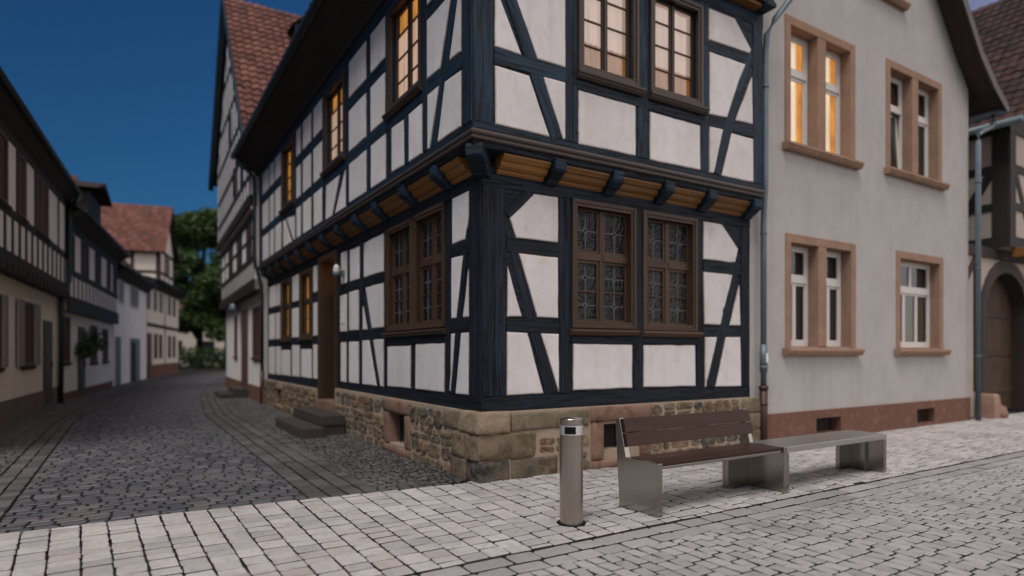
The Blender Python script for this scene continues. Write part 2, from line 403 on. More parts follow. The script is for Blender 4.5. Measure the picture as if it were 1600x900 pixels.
def sash_light(win, F, ua, ub, za, zb, d, sw, muz=(), muu=(), fm=None, gm=None, lead=None, th=.035, mw=.02, tilt=0):
    b = MB()
    G = F
    if tilt:  # leaf opened inwards at the top
        class T:  # noqa
            def __call__(s, u, z, dd=0.0): return F(u, z, dd - max(0, z - za) * tilt)
        G = T()
    b.box(G, ua, ua + sw, za, zb, d - th, d); b.box(G, ub - sw, ub, za, zb, d - th, d)
    b.box(G, ua + sw, ub - sw, za, za + sw, d - th, d - .002); b.box(G, ua + sw, ub - sw, zb - sw, zb, d - th, d - .002)
    for z in muz: b.box(G, ua + sw, ub - sw, z - mw / 2, z + mw / 2, d - th + .006, d - .004)
    for u in muu: b.box(G, u - mw / 2, u + mw / 2, za + sw, zb - sw, d - th + .008, d - .006)
    b.build('sash', fm, win, bevel=.004)
    g = MB(); e = .004
    gd = d - th * .6
    g.pane(F, ua + sw - e, ub - sw + e, za + sw - e, zb - sw + e, gd, G)
    g.build('pane', gm, win, fix=False)
    if lead:
        l = MB(); x0, x1 = ua + sw, ub - sw; w = .0065
        zz = [za + sw] + sorted(muz) + [zb - sw]
        for c, e2 in zip(zz, zz[1:]):
            cx, cz = (x0 + x1) / 2, (c + e2) / 2; q = min(x1 - x0, e2 - c) * .11
            dd0, dd1 = gd + .001, gd + .007
            l.bar(F, (cx, c), (cx, cz - q), w, dd0, dd1, .001, 0); l.bar(F, (cx, cz + q), (cx, e2), w, dd0, dd1, .001, 0)
            l.bar(F, (x0, cz), (cx - q, cz), w, dd0, dd1, .001, 0); l.bar(F, (cx + q, cz), (x1, cz), w, dd0, dd1, .001, 0)
            for sx in (-1, 1):
                for sz in (-1, 1): l.bar(F, (cx + sx * q, cz), (cx, cz + sz * q), w, dd0, dd1, .001, 0)
        l.build('lead_came', lead, win)

def curtain(win, F, u0, u1, z0, z1, d, m, name='curtain', waves=7, amp=.012):
    b = MB(); n = waves * 6; r = random.random(); ph = random.random() * 6
    top = []; bot = []
    for i in range(n + 1):
        u = u0 + (u1 - u0) * i / n; dd = d + amp * math.sin(ph + i / 6 * 2 * math.pi + .6 * math.sin(i * .37))
        top.append(b.vert(F(u, z1, dd), None, r)); bot.append(b.vert(F(u, z0, dd * 1.0), None, r))
    for i in range(n): b.face((bot[i], bot[i + 1], top[i + 1], top[i]))
    return b.build(name, m, win, smooth=True, fix=False)

def casing(F, u0, u1, z0, z1, cw, rc, proud=.035):
    b = MB(); a = cw * .55
    # outer stepped band, inner band, then the lining back to the sash
    for (w0, w1, d) in ((0, a, proud), (a, cw, proud - .014)):
        b.box(F, u0 + w0, u0 + w1, z0 + w0, z1 - w0, -.02, d); b.box(F, u1 - w1, u1 - w0, z0 + w0, z1 - w0, -.02, d)
        b.box(F, u0 + w1, u1 - w1, z1 - w1, z1 - w0, -.02, d - .002); b.box(F, u0 + w1, u1 - w1, z0 + w0, z0 + w1, -.02, d - .002)
    x0, x1, y0, y1 = u0 + cw - .012, u1 - cw + .012, z0 + cw - .012, z1 - cw + .012
    t = .012
    b.box(F, x0 - t, x0, y0, y1, -rc - .04, -.021); b.box(F, x1, x1 + t, y0, y1, -rc - .04, -.021)
    b.box(F, x0, x1, y1, y1 + t, -rc - .04, -.021); b.box(F, x0, x1, y0 - t, y0, -rc - .04, -.021)
    return b, (x0, x1, y0, y1)

def sill_part(win, F, u0, u1, z0, z1, proud, m):
    b = MB(); h = z1 - z0
    prof = [(0.0, z1), (proud, z1 - .012), (proud + .004, z1 - h * .42), (proud - .012, z1 - h * .5), (proud - .02, z1 - h * .75), (proud - .05, z0), (0.0, z0)]
    b.sweep([[F(u, z, d) for d, z in prof] for u in (u0, u1)], None)
    return b.build('sill', m, win, bevel=.003)

# ================================================================== MAIN HALF-TIMBERED HOUSE
house = thing('half_timbered_house', 'large half-timbered corner house with blue-black beams, white panels and lit windows', 'house', (0, 0, 0))
J = .24
FL, FR = Fac((0, 0), (0, 1), (-1, 0)), Fac((0, 0), (1, 0), (0, -1))
FLU, FRU = FL.off(J), FR.off(J)
UL, UR = 12.80, 4.80          # lengths of the two fronts

def lerp_tab(u, tab):
    for (a, x), (b, y) in zip(tab, tab[1:]):
        if u <= b: return x + (y - x) * max(0, u - a) / (b - a)
    return tab[-1][1]
def sillz(u): return lerp_tab(u, [(0, .985), (5, .935), (11, .89), (13, .87)])   # bottom edge of ground floor panels, left front
def beamb(u): return lerp_tab(u, [(0, .80), (5.6, .725), (7.2, .72), (13, .66)])

# --- windows ---------------------------------------------------------------
def leaded_window(F, u0, u1, z0, z1, back):
    b, (x0, x1, y0, y1) = casing(F, u0, u1, z0, z1, .088, .09)
    win = b.build('window', M['brown'], house, bevel=.004)
    d = -.075; c = (x0 + x1) / 2; tz = y0 + (y1 - y0) * .575
    mu = MB(); mu.box(F, c - .028, c + .028, y0, y1, d - .05, d + .012); mu.box(F, x0, c - .028, tz - .045, tz + .045, d - .05, d + .02); mu.box(F, c + .028, x1, tz - .045, tz + .045, d - .05, d + .02)
    mu.build('mullion', M['brown'], win, bevel=.005)
    for a, e in ((x0, c - .028), (c + .028, x1)):
        sash_light(win, F, a, e, tz + .045, y1, d, .042, (), (), M['brown'], M['glass_old'], M['lead'])
        sash_light(win, F, a, e, y0, tz - .045, d, .042, ((y0 + tz - .045) / 2,), (), M['brown'], M['glass_old'], M['lead'])
    curtain(win, F, x0 - .01, x1 + .01, y0, tz, -.128, back, waves=9)
    q = MB(); q.quad(F(x0 - .01, tz, -.125), F(x1 + .01, tz, -.125), F(x1 + .01, y1, -.125), F(x0 - .01, y1, -.125)); q.build('dark_room', M['dark_inside'], win, fix=False)
    return win

op = {'LG': [], 'RG': [], 'LU': [], 'RU': []}
W = [leaded_window(FR, 1.305, 2.395, 1.81, 3.456, M['curtain_grey']), leaded_window(FR, 2.525, 3.60, 1.80, 3.448, M['curtain_tan'])]
op['RG'] += [(1.38, 2.32, 1.88, 3.38), (2.60, 3.525, 1.87, 3.37)]
sill_part(W[0], FR, 1.266, 2.42, 1.712, 1.80, .075, M['brown']); sill_part(W[1], FR, 2.49, 3.674, 1.708, 1.797, .075, M['brown'])
W = [leaded_window(FL, .95, 1.985, 1.825, 3.444, M['curtain_grey']), leaded_window(FL, 2.02, 3.07, 1.82, 3.42, M['curtain_grey'])]
op['LG'] += [(1.02, 1.915, 1.895, 3.37), (2.09, 3.0, 1.89, 3.35)]
sill_part(W[0], FL, .93, 2.0, 1.735, 1.812, .075, M['brown']); sill_part(W[1], FL, 2.004, 3.14, 1.73, 1.806, .075, M['brown'])

def casement(F, u0, u1, z0, z1, low, high, split, cm, gm, rows=4, tz=None):
    """two tall leaves of small panes; curtain below, glowing room above; on the right front both imitate reflections"""
    b, (x0, x1, y0, y1) = casing(F, u0, u1, z0, z1, .09, .09, .04)
    win = b.build('window', cm, house, bevel=.004)
    d = -.07; c = (x0 + x1) / 2
    for a, e in ((x0, c), (c, x1)):
        if tz is None:
            h = (y1 - y0) / rows
            sash_light(win, F, a, e, y0, y1, d, .045, [y0 + h * k for k in range(1, rows)], (), cm, gm)
        else:
            sash_light(win, F, a, e, tz + .03, y1, d, .04, (), (), cm, gm); sash_light(win, F, a, e, y0, tz - .03, d, .04, [y0 + (tz - y0) * .5], (), cm, gm)
    mu = MB(); mu.box(F, c - .022, c + .022, y0, y1, d + .001, d + .018)
    if tz is not None: mu.box(F, x0, c - .022, tz - .03, tz + .03, d - .04, d + .014); mu.box(F, c + .022, x1, tz - .03, tz + .03, d - .04, d + .014)
    mu.build('mullion', cm, win, bevel=.004)
    sz = y0 + (y1 - y0) * split
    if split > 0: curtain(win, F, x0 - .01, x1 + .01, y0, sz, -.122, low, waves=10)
    q = MB(); q.quad(F(x0 - .01, sz - .02, -.139), F(x1 + .01, sz - .02, -.139), F(x1 + .01, y1 + .01, -.139), F(x0 - .01, y1 + .01, -.139)); q.build('lit_interior_or_reflection', high, win, fix=False)
    return win

# upper floor, right front: glowing curtains imitate the reflected roof and sky
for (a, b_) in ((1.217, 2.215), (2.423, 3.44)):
    w = casement(FRU, a, b_, 4.965, 6.40, M['roof_reflection'], M['sheer_sky_reflection'], .30, M['brown_dark'], M['glass_up'])
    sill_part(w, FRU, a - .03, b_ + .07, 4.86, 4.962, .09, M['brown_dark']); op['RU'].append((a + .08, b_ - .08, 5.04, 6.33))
# upper floor, left front
for (a, b_, hi) in ((1.15, 2.35, M['lit_orange']), (4.48, 5.80, M['lit_orange']), (8.33, 9.66, M['lit_amber'])):
    w = casement(FLU, a, b_, 4.965, 6.46, M['lit_curtain'] if a < 8 else M['lit_amber'], hi, .76, M['brown_dark'], M['glass'])
    sill_part(w, FLU, a - .05, b_ + .06, 4.87, 4.962, .09, M['brown_dark']); op['LU'].append((a + .08, b_ - .08, 5.04, 6.39))
# ground floor, small lit windows beyond the door
for (a, b_) in ((7.70, 8.82), (9.77, 10.92)):
    w = casement(FL, a, b_, 1.82, 3.37, M['lit_amber'], M['lit_amber'], .0, M['brown'], M['glass'], tz=2.68)
    sill_part(w, FL, a - .02, b_ + .05, 1.755, 1.817, .07, M['brown']); op['LG'].append((a + .08, b_ - .08, 1.90, 3.30))

# --- door ------------------------------------------------------------------
DU0, DU1, DZ0, DZ1 = 5.74, 7.10, .50, 3.50
b = MB(); a = .12
b.box(FL, DU0, DU0 + a, DZ0, DZ1, -.04, .05); b.box(FL, DU1 - a, DU1, DZ0, DZ1, -.04, .05); b.box(FL, DU0 + a, DU1 - a, DZ1 - a, DZ1, -.04, .048)
t = .03
b.box(FL, DU0 + a - t, DU0 + a, DZ0, DZ1 - a, -.44, -.041); b.box(FL, DU1 - a, DU1 - a + t, DZ0, DZ1 - a, -.44, -.041); b.box(FL, DU0 + a, DU1 - a, DZ1 - a, DZ1 - a + t, -.44, -.041)
b.box(FL, DU0 + a, DU1 - a, 2.66, 2.78, -.42, -.30)
door = b.build('door', M['door'], house, bevel=.006)
b = MB(); x0, x1 = DU0 + a, DU1 - a
for k in range(6):
    w = (x1 - x0) / 6; b.box(FL, x0 + k * w + .004, x0 + (k + 1) * w - .004, DZ0 + .01, 2.66, -.40, -.35)
for z in (.75, 1.5, 2.3): b.box(FL, x0 + .05, x1 - .05, z, z + .12, -.349, -.325)
b.build('door_leaf', M['brown_dark'], door, bevel=.004)
b = MB(); b.tube([FL(6.85, 1.50, -.32), FL(6.85, 1.50, -.27), FL(6.72, 1.50, -.27)], .012, 8); b.build('handle', M['steel'], door)
b = MB(); b.quad(FL(x0, 2.78, -.36), FL(x1, 2.78, -.36), FL(x1, DZ1 - a, -.36), FL(x0, DZ1 - a, -.36)); b.build('lit_fanlight', M['lit_amber'], door, fix=False)
op['LG'].append((DU0 + .02, DU1 - .02, DZ0 - .01, DZ1 - .05))

# --- masonry core and timber skins ------------------------------------------
b = MB()
LGo = op['LG']
wall_sheet(b, FL, 0, UL, .78, 3.72, LGo, .16)
wall_sheet(b, FR, 0, UR, .78, 3.72, op['RG'], .16)
b.quad(FL(UL, .0), FL(UL, 3.72), FR(UR, 3.72) + Vector((0, UL, 0)), FR(UR, 0) + Vector((0, UL, 0)))
b.quad(FR(UR, .0), FR(UR, 3.9), FR(UR, 3.9) + Vector((0, UL, 0)), FR(UR, 0) + Vector((0, UL, 0)))
b.build('lower_timber_wall', M['timber_low'], house, fix=False)
b = MB()
wall_sheet(b, FLU, -J, UL, 3.98, 6.95, op['LU'], .15)
wall_sheet(b, FRU, -J, UR, 3.98, 6.95, op['RU'], .15)
b.quad(FLU(UL, 3.9), FLU(UL, 6.95), Vector((UR, UL, 6.95)), Vector((UR, UL, 3.9)))
b.quad(FRU(UR, 3.9), FRU(UR, 6.95), Vector((UR, UL, 6.95)), Vector((UR, UL, 3.9)))
b.build('upper_timber_wall', M['timber'], house, fix=False)
b = MB()   # dark core behind the openings
b.wbox(.165, UR - .05, .165, 5.6, .1, 6.9); b.wbox(.165, UR - .05, 7.2, UL - .05, .1, 6.9); b.wbox(.48, UR - .05, 5.6, 7.2, .1, 6.9)
b.build('core_wall', M['dark_inside'], house)

# --- infill panels -----------------------------------------------------------
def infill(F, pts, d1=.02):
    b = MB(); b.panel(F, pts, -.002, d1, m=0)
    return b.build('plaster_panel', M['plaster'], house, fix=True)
def rect(u0, u1, z0, z1): return [(u0, z0), (u1, z0), (u1, z1), (u0, z1)]
RGP = [[(.375, 3.097), (.725, 3.432), (1.087, 3.437), (1.087, 2.868), (.468, 2.868)], [(.507, 2.686), (1.087, 2.682), (1.092, 1.923), (.775, 1.928)],
       [(.350, 2.521), (.551, 1.928), (.346, 1.921)], [(.341, 1.738), (.63, 1.731), (.867, .989), (.341, .985)], [(.825, 1.728), (1.101, 1.725), (1.101, .995)],
       [(1.33, 1.606), (2.332, 1.596), (2.332, 1.01), (1.33, 1.015)], [(2.542, 1.594), (3.558, 1.599), (3.572, 1.001), (2.542, 1.02)],
       [(3.739, 3.43), (4.142, 3.43), (4.515, 3.088), (4.447, 2.867), (3.739, 2.872)], [(3.739, 2.687), (4.387, 2.685), (4.122, 1.906), (3.765, 1.91)],
       [(4.543, 2.531), (4.575, 1.909), (4.324, 1.908)], [(3.776, 1.721), (4.038, 1.725), (3.795, .985), (3.776, .985)], [(4.238, 1.727), (4.567, 1.731), (4.591, .972), (4.0, .981)]]
for p in RGP: infill(FR, p)
RUP = [[(.034, 6.35), (.036, 4.95), (.393, 4.939), (-.02 + .125, 5.507), (.04, 5.65)][1:4] + [(.036, 5.66)],
       [(.19, 5.82), (1.022, 5.82), (1.025, 4.95), (.612, 4.952)], [(.10, 6.02), (1.022, 6.02), (1.022, 6.46), (.036, 6.46), (.036, 6.2)],
       [(.036, 4.738), (.498, 4.727), (.793, 4.066), (.045, 4.074)], [(.691, 4.767), (1.025, 4.77), (1.025, 4.08), (.985, 4.08)],
       [(1.227, 4.722), (2.168, 4.725), (2.168, 4.07), (1.227, 4.058)], [(2.43, 4.703), (3.392, 4.703), (3.40, 4.072), (2.43, 4.062)],
       [(3.578, 6.42), (4.133, 6.43), (4.508, 6.062), (4.474, 5.999), (3.578, 5.97)], [(3.591, 5.802), (4.385, 5.813), (4.229, 5.53), (3.967, 4.929), (3.591, 4.905)],
       [(4.535, 5.665), (4.55, 4.942), (4.157, 4.925)], [(3.591, 4.73), (3.883, 4.742), (3.681, 4.073), (3.591, 4.069)], [(4.061, 4.722), (4.558, 4.724), (4.563, 4.071), (3.837, 4.062)]]
for p in RUP: infill(FRU, p)
s = sillz
LGP = [[(.732, 3.432), (.291, 3.437), (.291, 3.124), (.376, 2.862), (.732, 2.852)], [(.754, 2.686), (.425, 2.682), (.612, 1.92), (.76, 1.921)], [(.294, 2.50), (.291, 1.922), (.446, 1.92)],
       [(.766, 1.73), (.653, 1.735), (.78, 1.0), (.766 + .02, 1.0)], [(.49, 1.733), (.292, 1.737), (.300, .985), (.642, .978)],
       [(3.013, 1.582), (2.095, 1.592), (2.105, .974), (3.013, .960)], [(1.895, 1.608), (.968, 1.614), (.980, .980), (1.907, .973)],
       [(4.157, 3.384), (3.185, 3.396), (3.191, 2.786), (4.157, 2.784)], [(4.07, 2.604), (3.191, 2.604), (3.205, 1.898), (3.74, 1.892)], [(4.215, 2.30), (4.215, 1.884), (4.0, 1.886)],
       [(4.235, 1.70), (3.905, 1.70), (3.514, .943), (4.235, .938)], [(3.675, 1.703), (3.208, 1.706), (3.208, .945), (3.34, .944)],
       rect(4.46, 5.0, s(4.7), 1.687), rect(4.46, 4.99, 1.89, 2.602), rect(4.39, 4.945, 2.79, 3.37), rect(5.115, 5.495, 2.79, 3.39), rect(5.145, 5.56, 1.885, 2.58), rect(5.185, 5.52, s(5.3), 1.682),
       rect(7.15, 7.575, 2.80, 3.378), rect(7.15, 7.58, 1.85, 2.576), rect(7.155, 7.586, s(7.4), 1.66), rect(7.75, 8.70, s(8.2), 1.563), rect(8.86, 9.64, s(9.2), 1.66), rect(8.86, 9.605, 2.73, 3.365),
       rect(8.86, 9.64, 1.85, 2.565), rect(9.855, 10.90, s(10.4), 1.55), rect(10.99, 11.6, s(11.3), 1.65), rect(11.73, 12.6, s(12.2), 1.645),
       rect(10.98, 11.43, 2.75, 3.335), rect(11.52, 12.52, 2.76, 3.355), rect(11.0, 11.6, 1.85, 2.56), rect(11.73, 12.55, 1.85, 2.57)]
for p in LGP: infill(FL, p)
LUP = [[(.97, 5.72), (.275, 5.72), (.585, 4.957), (.965, 4.972)], [(.095, 5.62), (.03, 5.60), (.034, 4.94), (.324, 4.95)], [(.95, 4.762), (.61, 4.76), (.895, 4.07), (.955, 4.07)], [(.443, 4.745), (.028, 4.72), (.028, 4.08), (.656, 4.072)],
       [(.97, 5.91), (.18, 5.9), (.03, 6.2), (.03, 6.46), (.97, 6.46)],
       [(1.565, 4.72), (1.138, 4.722), (1.122, 4.07), (1.565, 4.07)], [(2.205, 4.73), (1.748, 4.71), (1.73, 4.071), (2.205, 4.088)],
       [(5.64, 4.683), (4.77, 4.68), (5.24, 4.03), (5.70, 4.03)], [(4.44, 4.684), (4.418, 4.03), (5.08, 4.03)],
       [(9.11, 4.69), (8.29, 4.60), (8.29, 4.056), (8.40, 4.056)], [(9.49, 4.696), (9.30, 4.69), (8.60, 4.05), (9.49, 4.044)]]
for (a, b_) in ((2.48, 3.115), (3.345, 4.23), (5.965, 6.61), (6.83, 7.505), (7.72, 8.11), (9.75, 10.46), (10.62, 11.15), (11.34, 12.2)):
    e = max(0, a - 5) * .006
    LUP += [rect(a, b_, 5.858 + e, 6.47), rect(a, b_, 4.935, 5.64), rect(a - .015, b_ - .015, 4.055 - e * .4, 4.725)]
for p in LUP: infill(FLU, p)

# --- timbers (proud of the skin) --------------------------------------------
def timbers(name, F, bars, m, d=.012, pegs=()):
    b = MB()
    for (u, z) in pegs: b.bar(F, (u, z - .012), (u, z + .012), .024, .004, .022, .004, 0)
    for k, (p, q, w) in enumerate(bars): b.bar(F, p, q, w, -.02, d - .003 + (k * 7 % 5) * .0024, .009, .005)
    return b.build(name, m, house)
T = [((0, .895), (UR, .865), .18), ((0, 3.56), (UR, 3.56), .24),
     ((.082, .985), (.082, 3.44), .155), ((.245, .985), (.245, 3.44), .165), ((1.145, .985), (1.145, 3.44), .085), ((1.245, .985), (1.245, 3.44), .10), ((2.46, .985), (2.46, 3.44), .15),
     ((3.655, .985), (3.655, 3.44), .10), ((3.72, .985), (3.72, 3.44), .03), ((4.69, .985), (4.69, 3.44), .20),
     ((.34, 2.777), (1.10, 2.775), .178), ((.34, 1.826), (1.10, 1.826), .18), ((3.74, 2.777), (4.58, 2.775), .178), ((3.74, 1.817), (4.58, 1.817), .17), ((1.30, 1.655), (3.60, 1.655), .09),
     ((.375, 3.06), (.985, .99), .17), ((.345, 3.13), (.68, 3.45), .15), ((4.50, 3.02), (3.90, .985), .175), ((4.20, 3.45), (4.56, 3.12), .15)]
timbers('lower_front_frame', FR, T, M['timber_low'], pegs=[(1.14, 2.74), (1.14, 1.86), (1.25, 1.62), (3.66, 2.80), (3.66, 1.85), (.25, 2.8), (.25, 1.86), (4.66, 1.86), (4.66, 2.74)])
T = [((-J, 4.03), (UR, 4.03), .09), ((-.11, 4.07), (-.11, 6.7), .245), ((1.08, 4.07), (1.08, 6.5), .105), ((1.18, 4.07), (1.18, 6.5), .08), ((2.30, 4.07), (2.30, 6.5), .18), ((3.49, 4.07), (3.49, 6.5), .18), ((4.67, 4.07), (4.67, 6.5), .22),
     ((.03, 4.845), (1.03, 4.855), .19), ((.03, 5.92), (1.03, 5.92), .18), ((1.2, 4.79), (3.42, 4.78), .12), ((3.58, 5.89), (4.56, 5.91), .16), ((3.58, 4.82), (4.56, 4.83), .18),
     ((.06, 6.0), (.90, 4.07), .175), ((4.50, 6.0), (4.2, 5.35), (.15, .17)), ((4.2, 5.37), (3.76, 4.07), .17), ((4.17, 6.46), (4.54, 6.05), .15), ((-J, 6.58), (UR, 6.58), .22)]
timbers('upper_front_frame', FRU, T, M['timber'], pegs=[(1.08, 4.84), (1.17, 4.80), (2.25, 4.78), (2.34, 4.78), (3.47, 4.81), (3.52, 5.9), (4.66, 5.55), (4.66, 5.7), (4.66, 4.83), (-.05, 5.45), (2.27, 4.2), (1.2, 4.2)])
T = [((0, .895), (5.72, .815), .18), ((7.12, .81), (UL, .765), .19), ((0, 3.56), (UL, 3.52), .25), ((.072, .985), (.072, 3.44), .14), ((.215, .985), (.215, 3.44), .14), ((.85, .985), (.85, 3.44), .16), ((3.13, .96), (3.13, 3.42), .10), ((4.31, .95), (4.31, 3.42), .15),
     ((5.07, .94), (5.07, 3.42), .11), ((5.62, .93), (5.62, 3.5), .12), ((7.65, .91), (7.65, 3.4), .10), ((8.80, .90), (8.80, 3.4), .09), ((9.72, .9), (9.72, 3.4), .10), ((10.94, .89), (10.94, 3.4), .08), ((11.66, .89), (11.66, 3.4), .10), ((12.68, .88), (12.68, 3.4), .16),
     ((.29, 2.77), (.78, 2.77), .16), ((.29, 1.828), (.78, 1.828), .17), ((3.18, 2.695), (4.25, 2.69), .17), ((3.18, 1.80), (4.25, 1.79), .17), ((4.38, 2.69), (5.56, 2.69), .18), ((4.38, 1.785), (5.6, 1.785), .18), ((7.1, 2.69), (7.6, 2.69), .2), ((7.1, 1.755), (7.7, 1.755), .17),
     ((8.84, 2.65), (9.7, 2.65), .15), ((8.84, 1.755), (9.7, 1.755), .17), ((10.97, 2.655), (12.6, 2.66), .17), ((10.97, 1.75), (12.6, 1.75), .18), ((.95, 1.67), (3.08, 1.65), .10), ((7.7, 1.65), (8.8, 1.65), .1), ((9.75, 1.64), (10.92, 1.64), .1),
     ((.375, 3.0), (.72, .98), .13), ((4.16, 2.45), (3.43, .94), .13), ((12.45, 2.5), (11.9, .88), .08)]
timbers('lower_side_frame', FL, T, M['timber_low'])
T = [((-J, 4.03), (UL, 4.02), .09), ((-.11, 4.07), (-.11, 6.7), .245), ((1.04, 4.07), (1.04, 6.5), .13), ((2.33, 4.07), (2.33, 4.9), .15), ((2.41, 4.9), (2.41, 6.5), .12), ((3.23, 4.07), (3.23, 6.5), .19), ((4.33, 4.07), (4.33, 6.5), .17), ((5.88, 4.07), (5.88, 6.5), .12), ((6.72, 4.07), (6.72, 6.5), .17),
     ((7.61, 4.07), (7.61, 6.5), .17), ((8.2, 4.07), (8.2, 6.5), .13), ((9.66, 4.07), (9.66, 6.5), .12), ((10.54, 4.07), (10.54, 6.5), .12), ((11.24, 4.07), (11.24, 6.5), .14), ((12.45, 4.07), (12.45, 6.5), .4),
     ((.03, 4.85), (.97, 4.865), .19), ((.03, 5.81), (.97, 5.82), .18), ((1.1, 4.80), (2.4, 4.80), .13), ((2.45, 4.83), (4.26, 4.83), .20), ((2.45, 5.75), (4.26, 5.75), .20), ((4.4, 4.78), (5.85, 4.78), .16), ((5.9, 4.82), (8.15, 4.81), .2), ((5.9, 5.76), (8.15, 5.77), .2), ((8.25, 4.79), (9.6, 4.79), .15),
     ((9.7, 4.83), (12.3, 4.83), .19), ((9.7, 5.78), (12.3, 5.83), .22), ((.12, 5.9), (.77, 4.07), .16), ((1.655, 4.07), (1.655, 4.74), (.13, .16)), ((4.52, 4.72), (5.18, 4.06), .11), ((9.2, 4.7), (8.48, 4.06), .10), ((-J, 6.60), (UL, 6.60), .24)]
timbers('upper_side_frame', FLU, T, M['timber'])
# --- jetty: beams, consoles, filler boards, moulding ---------------------------
def wrap(prof, name, m, ul=UL, ur=UR, step=1.2):
    """profile (d,z) carried along the side front, round the corner, along the main front"""
    rings = []
    k = int(ul / step)
    for i in range(k, 0, -1): rings.append([FL(ul * i / k, z, d) for d, z in prof])
    rings.append([(-d, -d, z) for d, z in prof])
    k = int(ur / step)
    for i in range(1, k + 1): rings.append([FR(ur * i / k, z, d) for d, z in prof])
    b = MB(); b.sweep(rings, None); return b.build(name, m, house, fix=True)
wrap([(.10, 3.985), (J + .014, 3.985), (J + .020, 3.975), (J + .038, 3.965), (J + .045, 3.945), (J + .038, 3.925), (J + .020, 3.915), (J + .018, 3.905), (J + .030, 3.895), (J + .034, 3.882), (J + .026, 3.868), (J + .004, 3.862), (.10, 3.862)], 'jetty_moulding', M['mould'])
wrap([(-.02, 3.86), (J - .01, 3.86), (J - .01, 3.80), (J - .04, 3.79), (-.02, 3.79)], 'jetty_beam', M['timber_low'])
b_prof = [(-.02, 3.79), (.20, 3.789), (.20, 3.765), (.185, 3.75), (.165, 3.725), (.135, 3.715), (.13, 3.70), (.115, 3.668), (.08, 3.645), (.05, 3.64), (.045, 3.615), (.02, 3.595), (-.02, 3.59)]
def console(F, u, w=.17, ang=0):
    b = MB(); prof = [(-.02, 3.825), (.255, 3.825), (.265, 3.81), (.265, 3.70), (.25, 3.675), (.20, 3.645), (.12, 3.60), (.06, 3.555), (-.02, 3.545)]
    e = random.uniform(-.006, .006)
    b.sweep([[F(u + x, z + e, d + e) for d, z in prof] for x in (-w / 2, w / 2)], None)
    return b.build('console', M['timber'], house, bevel=.014)
def filler(F, u0, u1):
    b = MB(); b.sweep([[F(u, z, d) for d, z in b_prof] for u in (u0, u1)], None)
    return b.build('filler_board', M['ochre'], house)
cr = [.95, 1.88, 2.80, 3.67, 4.67]
cl = [.80, 1.86, 3.0] + [4.0 + 1.05 * k for k in range(9)]
for c in cr: console(FR, c)
for c in cl: console(FL, c)
e_ = [.08] + cr
for p, q in zip(e_, e_[1:]): filler(FR, p + .11, q - .1)
e_ = [.08] + cl
for p, q in zip(e_, e_[1:]): filler(FL, p + .11, q - .1)
# diagonal corner console
dv = Vector((-1, -1, 0)).normalized(); FC = Fac((0.02, 0.02), (.7071, -.7071), (-.7071, -.7071))
b = MB(); prof = [(-.05, 3.83), (.335, 3.83), (.35, 3.81), (.35, 3.70), (.33, 3.675), (.25, 3.64), (.15, 3.58), (.06, 3.53), (-.05, 3.52)]
b.sweep([[FC(x, z, d) for d, z in prof] for x in (-.10, .10)], None); b.build('corner_console', M['timber'], house, bevel=.014)

# --- eaves and gable ------------------------------------------------------------
EX, EZ = -.84, 7.16
b = MB()
y0, y1 = -.5, 13.2
prof = [(-.20, 6.66), (-.30, 6.68), (-.32, 6.74), (-.46, 6.84), (-.60, 6.94), (-.66, 7.0), (-.80, 7.08), (EX, EZ), (-.2, 7.3)]
b.sweep([[(x, y, z) for x, z in prof] for y in (y0 + .27, 3, 6, 9, y1)], None); b.build('eaves_soffit', M['timber_far'], house)
b = MB(); b.tube([(EX - .02, y, EZ + .02) for y in (y0, 2, 5, 8, y1 + .1)], .085, 12); b.build('gutter', M['zinc_dark'], house, smooth=True)
b = MB(); x = -.35   # downpipe at the far end of the side front
b.tube([(EX, 12.95, EZ - .06), (EX + .02, 12.95, EZ - .25), (-.55, 12.93, 6.75), (-.36, 12.92, 6.55), (-.35, 12.92, 6.3), (-.35, 12.92, 4.3), (-.32, 12.92, 4.0), (-.16, 12.92, 3.45), (-.14, 12.92, 3.1), (-.14, 12.92, .9)], .05, 10); b.build('downpipe', M['zinc_dark'], house, smooth=True)
b = MB(); b.tube([(-.14, 12.92, .95), (-.14, 12.92, -.02)], .062, 10); b.build('downpipe_foot', M['iron'], house, smooth=True)

def tile_slope(parent, o, du, L, dv, H, m, tw=.24, th=.33, res=4, name='roof_tiles', lift=.03, wave=.028):
    """courses of pantiles: every tile its own raised, slightly crooked shell"""
    o = Vector(o); du = Vector(du).normalized(); dv = Vector(dv).normalized(); n = du.cross(dv).normalized()
    if n.z < 0: n = -n
    b = MB(); nu = int(L / tw); nv = int(H / th)
    for j in range(nv):
        for i in range(nu):
            r = random.random(); jj = random.uniform(-.006, .006); ids = []
            for (vv, h) in ((0, lift), (1.08, .004)):
                row = []
                for k in range(res + 1):
                    a = k / res; hh = h + wave * (.5 - .5 * math.cos(2 * math.pi * a)) * 1.0 + jj
                    row.append(b.vert(o + du * ((i + a * 1.02) * tw) + dv * ((j + vv) * th + jj) + n * hh, None, r))
                ids.append(row)
            low = [b.vert(b.v[q] - n * .022, None, r) for q in ids[0]]
            for k in range(res):
                b.face((ids[0][k], ids[0][k + 1], ids[1][k + 1], ids[1][k])); b.face((low[k], low[k + 1], ids[0][k + 1], ids[0][k]))
    return b.build(name, m, parent, fix=False)
rs = math.radians(51)
tile_slope(house, (EX - .05, y0, EZ + .06), (0, 1, 0), 13.8, (math.cos(rs), 0, math.sin(rs)), 5.2, M['tile'], .3, .36, 2, 'roof')
rz = EZ + .06 + 5.2 * math.sin(rs); rx = EX - .05 + 5.2 * math.cos(rs)
